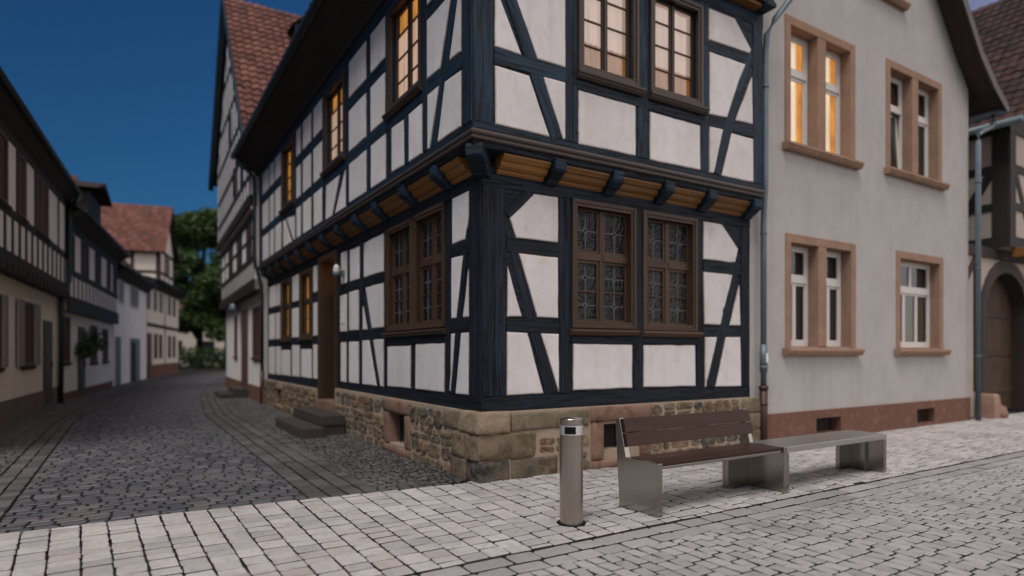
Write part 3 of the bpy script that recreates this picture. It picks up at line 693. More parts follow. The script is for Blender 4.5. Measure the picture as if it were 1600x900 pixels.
b = MB(); b.quad((EX, y0 + .05, EZ), (EX, y1, EZ), (rx, y1, rz - .04), (rx, y0 + .05, rz - .04)); b.quad((rx, y0 + .05, rz - .04), (rx, y1, rz - .04), (5.1, y1, 7.6), (5.1, y0 + .05, 7.6)); b.build('roof_deck', M['timber_far'], house, fix=False)
b = MB()   # plastered gable over the main front with its jettied beam
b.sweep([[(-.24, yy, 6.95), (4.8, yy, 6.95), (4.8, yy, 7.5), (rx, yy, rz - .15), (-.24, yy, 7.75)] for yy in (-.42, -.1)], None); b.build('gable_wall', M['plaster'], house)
part_box('gable_beam', M['timber'], house, FR, -.24, UR, 6.72, 6.95, .15, .45)
for u in (.3, 1.2, 2.1, 3.0, 3.9, 4.68):
    b = MB(); b.box(FR, u - .1, u + .1, 6.66, 6.73, .2, .5); b.build('gable_console', M['timber'], house, bevel=.01)
for u in (.3, 1.2, 2.1, 3.0, 3.9): part_box('gable_filler', M['ochre'], house, FR, u + .11, u + .79, 6.665, 6.715, .2, .40)

# --- stone plinth -------------------------------------------------------------
def rubble(F, u0, u1, z0, z1, holes, mb, dface=.1, hmin=.085, hmax=.21, seed=1):
    rnd = random.Random(seed); z = z0
    while z < z1 - .02:
        h = min(rnd.uniform(hmin, hmax), z1 - z)
        if z1 - z - h < .06: h = z1 - z
        u = u0 + rnd.uniform(-.1, 0)
        while u < u1:
            w = rnd.uniform(.13, .44) * (1.0 if h > .11 else .9); a, c = max(u, u0), min(u + w, u1)
            if u1 - c < .07: c = u1
            segs = [(z, z + h)]
            if h > .15 and rnd.random() < .35: m_ = z + h * rnd.uniform(.4, .6); segs = [(z, m_), (m_, z + h)]
            for (s0, s1) in segs:
                aa, cc = a, c
                for (h0, h1, g0, g1) in holes:
                    if s1 > g0 + .02 and s0 < g1 - .02:
                        if aa >= h0 - .01 and cc <= h1 + .01: aa = cc
                        elif aa < h0 < cc: cc = h0
                        elif aa < h1 < cc: aa = h1
                if cc - aa < .05: continue
                g = rnd.uniform(.007, .013); j = lambda: rnd.uniform(-.012, .012)
                x0, x1, y0_, y1_ = aa + g, cc - g, s0 + g, s1 - g; q = min(x1 - x0, y1_ - y0_) * .28
                pts = [(x0 + q, y0_), ((x0 + x1) / 2 + j(), y0_ + j() * .6), (x1 - q, y0_), (x1, y0_ + q), (x1 + j() * .4, (y0_ + y1_) / 2), (x1, y1_ - q), (x1 - q, y1_), ((x0 + x1) / 2 + j(), y1_ + j() * .6), (x0 + q, y1_), (x0, y1_ - q), (x0 + j() * .4, (y0_ + y1_) / 2), (x0, y0_ + q)]
                pts = [(p + j() * .5, r_ + j() * .5) for p, r_ in pts]
                cx, cz = (x0 + x1) / 2, (y0_ + y1_) / 2; r = rnd.random(); dt = dface + rnd.uniform(-.012, .022); rings = []
                for sc, d in ((1, dface - .05), (1.0, dt - .022), (.93, dt - .006), (.75, dt), (.4, dt + rnd.uniform(-.004, .006))):
                    rings.append([mb.vert(F(cx + (p - cx) * sc, cz + (zz - cz) * sc, d + (rnd.uniform(-.004, .004) if sc < .95 else 0)), None, r) for p, zz in pts])
                for A, B in zip(rings, rings[1:]):
                    for i in range(12): mb.face((A[i], A[(i + 1) % 12], B[(i + 1) % 12], B[i]))
                mb.face(rings[-1])
            u += w
        z += h
def block(mb, F, u0, u1, z0, z1, d0, d1, r, n=(6, 4), amp=.018):
    """big dressed stone with worn, uneven faces (front, both ends, top)"""
    def dis(u, z, d):
        v = noise.noise(Vector((u * 5 + r * 9, z * 6, d * 7))) * amp + noise.noise(Vector((u * 17 + r * 9, z * 21, d * 7))) * amp * .45
        eu = min(u - u0, u1 - u); ez = min(z - z0, z1 - z); rr = .018
        e = 0
        for q in (eu, ez):
            if q < rr: e += (rr - q) ** 2 / rr * .8
        return v - e
    nu, nz = n; grid = []
    for j in range(nz + 1):
        row = []
        for i in range(nu + 1):
            def sp(t): return .5 - .5 * math.cos(math.pi * t)
            u = u0 + (u1 - u0) * sp(i / nu); z = z0 + (z1 - z0) * sp(j / nz); row.append(mb.vert(F(u, z, d1 + dis(u, z, d1)), None, r))
        grid.append(row)
    for j in range(nz):
        for i in range(nu): mb.face((grid[j][i], grid[j][i + 1], grid[j + 1][i + 1], grid[j + 1][i]))
    per = grid[0] + [g[-1] for g in grid[1:]] + grid[-1][-2::-1] + [g[0] for g in grid[-2:0:-1]]
    back = []
    dn = F.dn
    for q in per: back.append(mb.vert(mb.v[q] - dn * (d1 - d0), None, r))
    for i in range(len(per)): mb.face((per[i], per[(i + 1) % len(per)], back[(i + 1) % len(per)], back[i]))
rb = MB(); rb2 = MB(); rb3 = MB()
holesR = [(1.55, 2.62, .0, .80), (0, 1.53, .55, .9), (-.2, .75, 0, .6), (-.2, 1.05, 0, .24)]
rubble(FR, .0, 4.93, -.03, .79, holesR, rb, .085, seed=5)
holesL = [(1.90, 2.98, -.05, .80), (-.2, .60, .0, .30), (-.2, .30, .2, .58), (-.2, .45, .55, .9)]
rubble(FL, .05, 5.70, -.03, .76, holesL, rb2, .085, seed=11)
rubble(FL, 7.12, 12.85, -.05, .70, [(10.35, 11.3, .02, .60)], rb3, .085, seed=23)
for mb_, F_, a, c, zt, hole in ((rb, FR, -.072, 4.92, .795, (1.78, 2.5, .22, .56)), (rb2, FL, -.072, 5.72, .795, (2.14, 2.80, .12, .58)), (rb3, FL, 7.1, 12.9, .715, (10.42, 11.2, .09, .55))):
    wall_sheet(mb_, F_.off(.072), a, c, -.1, zt, [hole], .2, 1)
    mb_.quad(F_(a, zt, -.02), F_(c, zt, -.02), F_(c, zt, .072), F_(a, zt, .072), 1)
    for e in (a, c):
        if e > 0: mb_.quad(F_(e, -.1, .072), F_(e, zt, .072), F_(e, zt, -.5), F_(e, -.1, -.5), 1)
plinth = rb.build('stone_plinth', [M['rubble'], M['mortar']], house); rb2.build('stone_plinth', [M['rubble'], M['mortar']], house); rb3.build('stone_plinth', [M['rubble'], M['mortar']], house)
qb = MB()
def quoin(z0, z1, lr, ll, r, d=.10):   # one corner stone seen on both fronts
    n = 14; grid = []
    path = [(-d, y) for y in [ll - (ll + d) * k / n for k in range(n)]] + [(x, -d) for x in [-d + (lr + d) * k / n for k in range(n + 1)]]
    nz = 9
    for j in range(nz + 1):
        z = z0 + (z1 - z0) * (.5 - .5 * math.cos(math.pi * j / nz)); row = []
        ez = min(z - z0, z1 - z); sh = (max(0, .02 - ez) ** 2) / .02 * .9
        for (x, y) in path:
            nrm = Vector((-1 if x <= -d + .0001 else 0, -1 if y <= -d + .0001 else 0, 0)); nrm.normalize() if nrm.length else None
            cr_ = .02 if (abs(x + d) < .001 and abs(y + d) < .001) else 0
            end = min(abs(y - ll) if x <= -d + .001 and y > -d + .001 else 9, abs(x - lr) if y <= -d + .001 and x > -d + .001 else 9)
            se = (max(0, .04 - end) ** 2) / .04 * .8
            v = noise.noise(Vector((x * 6 + r * 13, y * 6, z * 7))) * .024 + noise.noise(Vector((x * 19 + r * 13, y * 19, z * 23))) * .010 - sh - se - cr_
            p = Vector((x, y, z)) + nrm * v; row.append(qb.vert(p, None, r))
        grid.append(row)
    for j in range(nz):
        for i in range(len(path) - 1): qb.face((grid[j][i], grid[j][i + 1], grid[j + 1][i + 1], grid[j + 1][i]))
    for row in (grid[0], grid[-1]):
        c = qb.vert((.05, .05, qb.v[row[0]].z), None, r)
        for i in range(len(row) - 1): qb.face((row[i], row[i + 1], c))
quoin(-.03, .225, .34, .22, .02, .10); quoin(.235, .545, .72, .27, .36, .10); quoin(.555, .805, .34, .42, .98, .115)
block(qb, FR, .355, 1.52, .56, .775, .0, .10, .74, (18, 9)); block(qb, FR, .36, 1.03, -.03, .225, .0, .095, .3, (13, 8)); block(qb, FL, .285, .585, .235, .54, .0, .10, .55, (9, 8)); block(qb, FL, .23, .59, -.03, .225, .0, .10, .35, (9, 8)); block(qb, FL, .435, .86, .56, .775, .0, .10, .6, (6, 5))
q2 = MB(); block(q2, FR, 4.55, 4.945, .56, .785, 0, .11, .7, (6, 5)); block(q2, FR, 4.62, 4.945, .30, .55, 0, .11, .5, (6, 5)); block(q2, FR, 4.5, 4.945, -.03, .29, 0, .11, .55, (6, 5))
qb.build('quoin_stones', M['quoin'], plinth, smooth=True); q2.build('quoin_stones', M['quoin'], plinth, smooth=True)
def cellar_light(F, u0, u1, z0, z1, jw, lint, m, name='cellar_window'):
    b = MB()
    block(b, F, u0 - .02, u1 + .02, z1 - lint, z1, -.05, .12, .4, (6, 4), .008); block(b, F, u0, u0 + jw, z0 + .12, z1 - lint - .004, -.05, .11, .7, (4, 6), .008); block(b, F, u1 - jw, u1, z0 + .12, z1 - lint - .004, -.05, .11, .2, (4, 6), .008); block(b, F, u0, u1, z0, z0 + .116, -.05, .125, .6, (6, 4), .008)
    w = b.build(name, m, house, smooth=True)
    g = MB()
    for k in range(3):
        u = u0 + jw + (u1 - u0 - 2 * jw) * (k + .5) / 3; g.tube([F(u, z0 + .1, -.06), F(u, z1 - lint, -.06)], .01, 6)
    g.build('iron_bar', M['black'], w)
    q = MB(); q.quad(F(u0, z0, -.12), F(u1, z0, -.12), F(u1, z1, -.12), F(u0, z1, -.12)); q.build('dark_opening', M['dark_inside'], w, fix=False)
cellar_light(FL, 1.92, 2.96, -.02, .785, .2, .19, M['redstone']); cellar_light(FR, 1.57, 2.60, -.02, .79, .19, .19, M['redstone']); cellar_light(FL, 10.38, 11.26, .0, .60, .1, .1, M['rubble'])

# --- entrance steps, lamp, plaque ---------------------------------------------
b = MB(); b.wbox(-.53, -.1, 4.95, 7.2, .172, .345); b.wbox(-.52, -.1, 4.97, 7.2, -.05, .170); b.build('upper_step', M['step'], house, bevel=.012)
b = MB(); b.wbox(-.94, -.545, 4.68, 6.9, -.05, .17); b.build('lower_step', M['step'], house, bevel=.012)
b = MB(); b.wbox(-.1, .45, 5.725, 7.1, -.02, .50); b.build('door_threshold', M['redstone'], house, bevel=.01)

lamp = thing('wall_lamp', 'small dome wall lamp beside the dark house door', 'lamp', (-.02, 5.30, 3.0))
b = MB(); b.box(FL, 5.24, 5.36, 2.93, 3.03, .0, .06); b.tube([FL(5.30, 2.97, .05), FL(5.30, 2.96, .14), FL(5.30, 3.0, .17)], .02, 8); b.build('bracket', M['zinc'], lamp)
b = MB(); c = FL(5.30, 2.98, .16); b.lathe(c, [(.01, 0), (.058, .0), (.062, .02), (.06, .09), (.045, .135), (.02, .16), (.004, .163)], 16); b.build('lamp_shade', M['lamp_glass'], lamp, smooth=True)
b = MB(); b.lathe(c - Vector((0, 0, .05)), [(.01, 0), (.06, .0), (.068, .02), (.068, .055), (.01, .056)], 16); b.build('lamp_base', M['zinc'], lamp)
pl = MB(); pl.box(FL, 5.27, 5.47, 2.045, 2.15, .0215, .032); pl.box(FL, 5.27, 5.47, 2.16, 2.235, .0215, .03)
tag(pl.build('plaque', M['white_plastic'], bevel=.003), 'small white notice plates on the panel right of the door', 'plaque')

# ================================================================== PLASTER HOUSE
ph = thing('plaster_house', 'grey-beige rendered gable house with pink sandstone windows and red plinth', 'house', (8.5, 0, 0))
PX0, PX1 = 4.86, 12.25
PW = [(5.80, 7.76, 5.03, 7.06), (8.90, 11.05, 5.06, 7.10), (5.80, 7.80, 1.575, 3.46), (9.28, 11.10, 1.565, 3.47)]
opens = [(5.72 + .0, 7.74, 5.0, 7.05), (8.86, 11.0, 5.05, 7.10), (5.73, 7.76, 1.57, 3.45), (9.22, 11.06, 1.56, 3.46), (6.53, 7.27, .10, .36), (9.95, 10.67, .06, .35)]
eave = 7.25; apx, apz = 8.45, 11.6
b = MB(); wall_sheet(b, FR, PX0, PX1, .5, eave, [o for o in opens if o[2] > .5], .28)
ii = [b.vert(FR(u, z), None, .5) for u, z in ((PX0, eave), (PX1, eave), (10.9, 8.75), (apx, apz), (6.0, 8.75))]; b.face(ii)
b.quad(FR(PX1, 0), FR(PX1, eave), FR(PX1, eave) + Vector((0, 9, 0)), FR(PX1, 0) + Vector((0, 9, 0)))
b.build('wall', M['render'], ph, fix=False)
b = MB(); wall_sheet(b, FR.off(.035), 4.93, PX1 + .02, -.1, .50, [o for o in opens if o[2] < .5], .2); b.quad(FR(4.93, .5, .035), FR(PX1 + .02, .5, .035), FR(PX1 + .02, .5, -.1), FR(4.93, .5, -.1)); b.quad(FR(PX1 + .02, -.1, .035), FR(PX1 + .02, .5, .035), FR(PX1 + .02, .5, -2), FR(PX1 + .02, -.1, -2)); b.build('plinth', M['plinth'], ph, fix=False)
b = MB(); b.wbox(PX0 + .05, PX1 - .05, .30, 8.8, .05, 7.2); b.build('core_wall', M['dark_inside'], ph)
b = MB(); b.wbox(4.80, 4.945, -.012, .2, .6, 7.2); b.build('corner_strip', M['render'], ph, bevel=.004)

def stone_window(u0, u1, z0, z1, mullion, back_low, back_high, kind, sillh=.13):
    F = FR; s_ = .145; rc = .20
    b = MB()
    z0s = z0 + sillh * .0
    b.box(F, u0, u0 + s_, z0, z1, -.25, .018); b.box(F, u1 - s_, u1, z0, z1, -.25, .018); b.box(F, u0 + s_, u1 - s_, z1 - s_, z1, -.25, .016); b.box(F, u0 + s_, u1 - s_, z0, z0 + .03, -.25, .0)
    c = (u0 + u1) / 2; lights = [(u0 + s_, u1 - s_)]
    if mullion: b.box(F, c - .12, c + .12, z0 + .03, z1 - s_, -.25, .012); lights = [(u0 + s_, c - .12), (c + .12, u1 - s_)]
    w = b.build('window', M['sand'], ph, bevel=.008)
    sill_part(w, F, u0 - .07, u1 + .09, z0 - .13, z0, .13, M['sand'])
    y0, y1 = z0 + .03, z1 - s_
    for a, e in lights:
        fw = .05; f = MB(); d = -rc + .02
        tz = y0 + (y1 - y0) * .66
        f.box(F, a, a + fw, y0, y1, d - .05, d); f.box(F, e - fw, e, y0, y1, d - .05, d); f.box(F, a + fw, e - fw, y0, y0 + .07, d - .05, d - .001); f.box(F, a + fw, e - fw, y1 - fw, y1, d - .05, d - .001); f.box(F, a + fw, e - fw, tz - .05, tz + .05, d - .05, d + .01)
        f.build('frame', M['white_wood'], w, bevel=.005)
        m_ = (a + e) / 2
        if mullion:
            sash_light(w, F, a + fw, e - fw, tz + .05, y1 - fw, d - .01, .05, (), (), M['white_wood'], M['glass'])
            if kind == 'tilt' and a < c: sash_light(w, F, a + fw, e - fw, y0 + .07, tz - .05, d - .012, .055, (), (), M['white_wood'], M['glass'], tilt=.06)
            elif kind == 'cross':
                sash_light(w, F, a + fw, m_ - .0, y0 + .07, tz - .05, d - .01, .045, (), (), M['white_wood'], M['glass']); sash_light(w, F, m_ + .001, e - fw, y0 + .07, tz - .05, d - .01, .045, (), (), M['white_wood'], M['glass'])
            else: sash_light(w, F, a + fw, e - fw, y0 + .07, tz - .05, d - .01, .055, (), (), M['white_wood'], M['glass'])
        else:
            n = 3; ww = (e - a - 2 * fw) / n
            sash_light(w, F, a + fw, m_ - .001, tz + .05, y1 - fw, d - .01, .045, (), (), M['white_wood'], M['glass']); sash_light(w, F, m_ + .001, e - fw, tz + .05, y1 - fw, d - .01, .045, (), (), M['white_wood'], M['glass'])
            for k in range(n): sash_light(w, F, a + fw + k * ww, a + fw + (k + 1) * ww - .001, y0 + .07, tz - .05, d - .01, .045, (), (), M['white_wood'], M['glass'])
        if back_low is not None:
            if kind == 'tilt_lit':
                curtain(w, F, a + (e - a) * .36, a + (e - a) * .74, y0, y1, -.262, back_low, waves=5)
            else: curtain(w, F, a, e, y0, tz, -.258, back_low, waves=5)
        q = MB(); q.quad(F(a, y0, -.278), F(e, y0, -.278), F(e, y1, -.278), F(a, y1, -.278)); q.build('room', back_high, w, fix=False)
    return w
stone_window(5.70, 7.76, 4.95, 7.07, True, M['lit_cream'], M['lit_orange'], 'tilt_lit')
stone_window(8.83, 11.02, 5.02, 7.12, True, M['curtain_grey'], M['dark_inside'], 'tilt')
stone_window(5.71, 7.78, 1.565, 3.465, True, M['curtain_grey'], M['dark_inside'], 'cross')
stone_window(9.20, 11.08, 1.56, 3.48, False, M['curtain_tan'], M['dark_inside'], 'plain')
b = MB(); b.box(FR, 8.0, 9.45, 8.32, 9.6, -.02, .03); aw = b.build('attic_window', M['sand'], ph, bevel=.006); sill_part(aw, FR, 7.9, 9.5, 8.19, 8.318, .13, M['sand'])
for (a, e, c, d) in ((6.53, 7.27, .10, .36), (9.95, 10.67, .06, .35)):
    b = MB(); b.box(FR, a, e, c, d, -.16, -.15); w = b.build('cellar_opening', M['dark_inside'], ph)
    g = MB()
    for k in range(4): u = a + (e - a) * (k + .5) / 4; g.tube([FR(u, c, -.06), FR(u, d, -.06)], .009, 6)
    g.build('iron_bar', M['iron'], w)
# roof with bell-cast verge
b = MB(); vp = [(13.0, 6.88), (12.45, 7.2), (11.75, 7.75), (10.95, 8.68), (apx, apz + .05)]
lp = [(4.98, 8.2), (apx, apz + .05)]
for pts in (vp, lp):
    b.sweep([[FR(u, z, d) for (u, z) in [q]][0:1] + [FR(u, z + .12, .42), FR(u, z + .12, -9), FR(u, z, -9), FR(u, z, .42)][0:] for (u, z), d, q in [(p, .42, p) for p in pts]], None)
b.build('roof', M['wine_timber'], ph)
b = MB()
for (p, q) in zip(vp, vp[1:]): b.bar(Fac((0, -.425), (1, 0), (0, -1)), (p[0], p[1] + .02), (q[0], q[1] + .02), .20, -.02, .03, .004, .0)
b.build('barge_board', M['brown_dark'], ph)
b = MB(); b.tube([(13.02, y, 6.86) for y in (-.45, 2, 5, 9)], .08, 10); b.build('gutter', M['zinc'], ph, smooth=True)
b = MB(); b.tube([(13.0, -.2, 6.80), (12.98, -.2, 6.62), (12.85, -.2, 6.5), (12.5, -.18, 6.36), (12.36, -.16, 6.28), (12.32, -.16, 6.1), (12.32, -.16, .0)], .055, 10)
for z in (5.2, 3.3, 1.4): b.lathe((12.32, -.16, z), [(.03, 0), (.068, 0), (.068, .03), (.03, .03)], 10)
b.build('downpipe', M['zinc'], ph, smooth=True)
# downpipe in the joint towards the timber house
b = MB()
b.tube([(5.42, -.60, 7.35), (5.22, -.48, 7.0), (5.02, -.30, 6.65), (4.93, -.22, 6.42), (4.915, -.205, 6.1), (4.915, -.205, 4.25), (4.92, -.20, 4.05), (4.985, -.13, 3.72), (4.995, -.115, 3.5), (4.995, -.115, .95)], .046, 12)
for z in (5.6, 3.35): b.lathe((4.915 if z > 4 else 4.995, -.205 if z > 4 else -.115, z), [(.03, 0), (.058, 0), (.058, .02), (.03, .02)], 12)
dp = b.build('downpipe', M['zinc'], ph, smooth=True)
b = MB(); b.tube([(4.995, -.115, 1.62), (4.995, -.115, 1.18)], .058, 12); b.tube([(4.995, -.115, 1.28), (4.995, -.115, 1.25)], .064, 12); b.build('inspection_sleeve', M['zinc'], dp, smooth=True)
b = MB(); b.tube([(4.995, -.115, .95), (4.995, -.115, -.02)], .062, 12); b.tube([(4.995, -.115, .97), (4.995, -.115, .91)], .074, 12); b.tube([(4.995, -.115, .70), (4.995, -.115, .67)], .068, 12); b.build('downpipe_foot', M['iron'], dp, smooth=True)
b = MB(); b.box(Fac((4.995, -.176), (1, 0), (0, -1)), -.02, .03, 1.34, 1.48, 0, .003); b.build('sticker', M['white_plastic'], dp)

# ================================================================== GATE BARN
bn = thing('gate_barn', 'old half-timbered barn with an arched plank gate', 'barn', (15, .2, 0))
FG = Fac((0, .2), (1, 0), (0, -1))
gx0, gx1, gs, gt = 13.58, 15.85, 2.45, 3.42      # gate opening
gc = (gx0 + gx1) / 2; hw = (gx1 - gx0) / 2
def arch(hw_, top, n=14): return [(gc + hw_ * math.cos(math.pi - math.pi * k / n), gs + (top - gs) * math.sin(math.pi * k / n)) for k in range(n + 1)]
b = MB(); inner = arch(hw, gt)
for (p, q) in zip(inner, inner[1:]): b.quad(FG(p[0], p[1]), FG(q[0], q[1]), FG(q[0], 3.85), FG(p[0], 3.85), 0, .5)
b.quad(FG(12.27, 0), FG(gx0, 0), FG(gx0, 3.85), FG(12.27, 3.85), 0, .5); b.quad(FG(gx1, 0), FG(20, 0), FG(20, 3.85), FG(gx1, 3.85), 0, .5)
b.build('wall', M['render_barn'], bn, fix=False)
b = MB(); out = arch(hw + .26, gt + .30)
ring = [(gx0, .0)] + inner + [(gx1, .0)]; ring2 = [(gx0 - .26, 0)] + out + [(gx1 + .26, 0)]
b.sweep([[FG(*p, -.4), FG(*p, .05), FG(*q, .05), FG(*q, -.02)] for p, q in zip(ring, ring2)], None); b.build('arch_surround', M['wine_timber'], bn, bevel=.006)
b = MB(); n = 12
for k in range(n):
    a, e = gx0 + (gx1 - gx0) * k / n + .004, gx0 + (gx1 - gx0) * (k + 1) / n - .004; m_ = (a + e) / 2; zt = gs + (gt - gs) * math.sqrt(max(0, 1 - ((m_ - gc) / hw) ** 2)) - .02
    b.box(FG, a, e, .04, zt, -.33, -.28 + random.uniform(0, .006))
for z in (.5, 1.4, 2.35): b.box(FG, gx0 + .03, gx1 - .03, z, z + .14, -.279, -.255)
gate = b.build('gate', M['gate'], bn, bevel=.004)
b = MB(); b.tube([FG(gc + .12, 1.25, -.25), FG(gc + .12, 1.25, -.2), FG(gc + .12, 1.1, -.2), FG(gc + .12, 1.1, -.25)], .012, 8); b.build('handle', M['iron'], gate)
b = MB(); b.box(FG, 12.27, 20, 3.72, 3.95, -.1, .06); b.box(FG, 13.0, 13.22, .6, 3.72, -.02, .04); b.box(FG, 16.3, 16.5, 0, 3.72, -.02, .04); b.bar(FG, (13.1, 3.7), (12.4, 2.9), .16, -.02, .03); b.box(FG, 12.36, 12.6, .4, 3.72, -.02, .035); b.build('gate_wall_frame', M['wine_timber'], bn)
BX = 14.0; FS = Fac((BX, -.12), (0, 1), (-1, 0)); FF = Fac((BX, -.12), (1, 0), (0, -1))
b = MB(); b.wbox(BX, 21, -.12, 9, 3.96, 6.9); b.build('upper_wall', M['render_barn'], bn)
b = MB()
for F_, L_ in ((FS, 9), (FF, 7)):
    b.box(F_, 0, L_, 3.96, 4.22, -.02, .03); b.box(F_, .32, L_, 4.85, 5.03, -.02, .025); b.box(F_, .32, L_, 5.75, 5.93, -.02, .025); b.box(F_, -.0, .32, 4.22, 6.9, -.02, .032); b.box(F_, 0, L_, 6.65, 6.9, -.02, .034)
    for k in range(1, 7): b.box(F_, k * 1.3 + .2, k * 1.3 + .38, 4.22, 6.65, -.02, .028)
    b.bar(F_, (.36, 5.75), (1.25, 4.22), .2, -.02, .022)
b.build('upper_frame', M['timber_far'], bn)
for k in range(5):
    b = MB(); b.box(FF, .3 + k * .9, .52 + k * .9, 3.74, 3.955, -.05, .22); b.build('joist_end', M['ochre'], bn, bevel=.02)
re = (13.55, 6.75); sl = math.atan2(11.7 - 6.75, 18 - 13.55)
tile_slope(bn, (re[0], -.55, re[1]), (0, 1, 0), 10, (math.cos(sl), 0, math.sin(sl)), 6.65, M['tile_dark'], .24, .30, 4, 'roof')
b = MB(); b.quad((13.55, -.5, 6.72), (13.55, 9, 6.72), (18, 9, 11.66), (18, -.5, 11.66)); b.quad((18, -.5, 11.66), (18, 9, 11.66), (22.4, 9, 6.72), (22.4, -.5, 6.72)); b.face([b.vert(p) for p in ((14, -.13, 6.9), (22, -.13, 6.9), (18, -.13, 11.5))]); b.build('roof_deck', M['timber_far'], bn, fix=False)
b = MB(); b.tube([(13.5, y, 6.72) for y in (-.55, 3, 6, 9)], .085, 10); b.build('gutter', M['zinc'], bn, smooth=True)
for (x, y, w_, h_, lab) in ((13.16, -.02, .34, .55, 'upright sandstone guard block at the left foot of the arched gate'), (16.25, -.02, .36, .42, 'low sandstone guard block at the right foot of the arched gate')):
    b = MB(); b.sweep([[(x - w_ / 2 * s_, y - .2 * s_, z), (x + w_ / 2 * s_, y - .2 * s_, z), (x + w_ / 2 * s_, y + .15, z), (x - w_ / 2 * s_, y + .15, z)] for s_, z in ((1, -.02), (1, h_ * .6), (.9, h_ * .9), (.75, h_))], None)
    tag(b.build('guard_stone', M['sand'], bevel=.02), lab, 'guard stone', 'guard stones at the gate')
b = MB(); b.sweep([[(13.45 + .2 * s_ * math.cos(t_), -.12 + .17 * s_ * math.sin(t_), z) for t_ in [2 * math.pi * k / 10 for k in range(10)]] for s_, z in ((1.0, -.02), (1.05, .1), (.8, .24), (.3, .3))], None)
tag(b.build('boulder', M['redstone'], smooth=True), 'small rounded boulder beside the upright guard block', 'boulder')

# ================================================================== ROW HOUSES OF THE SIDE STREET
def simple_window(parent, F, u0, u1, z0, z1, fm, pane=None, shutters=None, sill=None, bars=True, name='window'):
    b = MB(); w = .07
    b.box(F, u0, u0 + w, z0, z1, -.08, .03); b.box(F, u1 - w, u1, z0, z1, -.08, .03); b.box(F, u0 + w, u1 - w, z1 - w, z1, -.08, .028); b.box(F, u0 + w, u1 - w, z0, z0 + w, -.08, .028)
    c = (u0 + u1) / 2
    if bars: b.box(F, c - .025, c + .025, z0 + w, z1 - w, -.06, .0); b.box(F, u0 + w, c - .025, z0 + (z1 - z0) * .65, z0 + (z1 - z0) * .65 + .05, -.06, -.002); b.box(F, c + .025, u1 - w, z0 + (z1 - z0) * .65, z0 + (z1 - z0) * .65 + .05, -.06, -.002)
    o = b.build(name, fm, parent)
    g = MB(); g.pane(F, u0 + w, u1 - w, z0 + w, z1 - w, .002); g.build('pane', pane or M['pane_dark'], o, fix=False)
    if sill: sill_part(o, F, u0 - .06, u1 + .06, z0 - .1, z0, .08, sill)
    if shutters:
        sw = (u1 - u0) * .5
        for (a, e) in ((u0 - sw, u0 - .01), (u1 + .01, u1 + sw)):
            s_ = MB(); s_.box(F, a, e, z0, z1, .035, .07)
            k = int((z1 - z0) / .09)
            for i in range(k): s_.box(F, a + .05, e - .05, z0 + .05 + i * .09, z0 + .10 + i * .09, .07, .082)
            s_.build('shutter', shutters, o)
    return o
M['pane_dark'] = plain('dark window pane', (.02, .024, .028), .12, 0, .3, 3, 0, spec=.7)
M['pane_brown'] = plain('brown inner shutter behind glass', (.075, .040, .032), .6, 0, .3, 6, 0, spec=.1)
M['plinth_dull'] = plaster('dull brown plinth', (.16, .12, .10), (.11, .085, .07), bstr=.4)
M['pane_pale'] = plain('pale curtained pane', (.20, .19, .18), .3, 0, .3, 6, 0)

def gable_end(parent, F, L, D, z0, zr, m, u0=0):
    b = MB()
    for u in (u0, L): ii = [b.vert(F(u, z0, .05)), b.vert(F(u, z0, -D)), b.vert(F(u, zr, -D / 2))]; b.face(ii)
    b.build('gable', m, parent, fix=False)
def row_roof(parent, F, L, D, ez, zr, over, m, u0=-.15, res=2, tw=.3, th=.38):
    u1 = L + .1
    e0 = F(u0, ez, over); up = F(u0, zr, -D / 2) - e0
    tile_slope(parent, e0, F.du, u1 - u0, up, up.length, m, tw, th, res, 'roof')
    b = MB(); b.quad(F(u0, ez - .03, over), F(u1, ez - .03, over), F(u1, zr - .04, -D / 2), F(u0, zr - .04, -D / 2)); b.quad(F(u0, zr - .04, -D / 2), F(u1, zr - .04, -D / 2), F(u1, ez - .03, -D - over), F(u0, ez - .03, -D - over)); b.build('roof_deck', M['timber_far'], parent, fix=False)
    b = MB(); b.sweep([[F(u, ez - .02, over), F(u, ez + .06, over), F(u, ez - .12, .0), F(u, ez - .42, .0), F(u, ez - .38, .12), F(u, ez - .1, over - .06)] for u in (u0, u1)], None); b.build('eaves_board', M['timber_far'], parent)
    b = MB(); b.tube([F(u, ez + .02, over + .05) for u in (u0, L / 2, u1)], .075, 8); b.build('gutter', M['zinc_dark'], parent, smooth=True)
def studs(parent, F, bars, m, name='timber_frame'):
    b = MB()
    for (p, q, w) in bars: b.bar(F, p, q, w, -.01, .022, .006, .004)
    return b.build(name, m, parent)
def fac(p0, p1):
    d = (Vector(p1) - Vector(p0)).normalized(); return Fac((p0[0], p0[1]), d, (d.y, -d.x)), (Vector(p1) - Vector(p0)).length
def body(parent, F, u0, u1, z0, z1, d, D, m, name='wall'):
    b = MB(); b.box(F, u0, u1, z0, z1, -D, d); return b.build(name, m, parent)

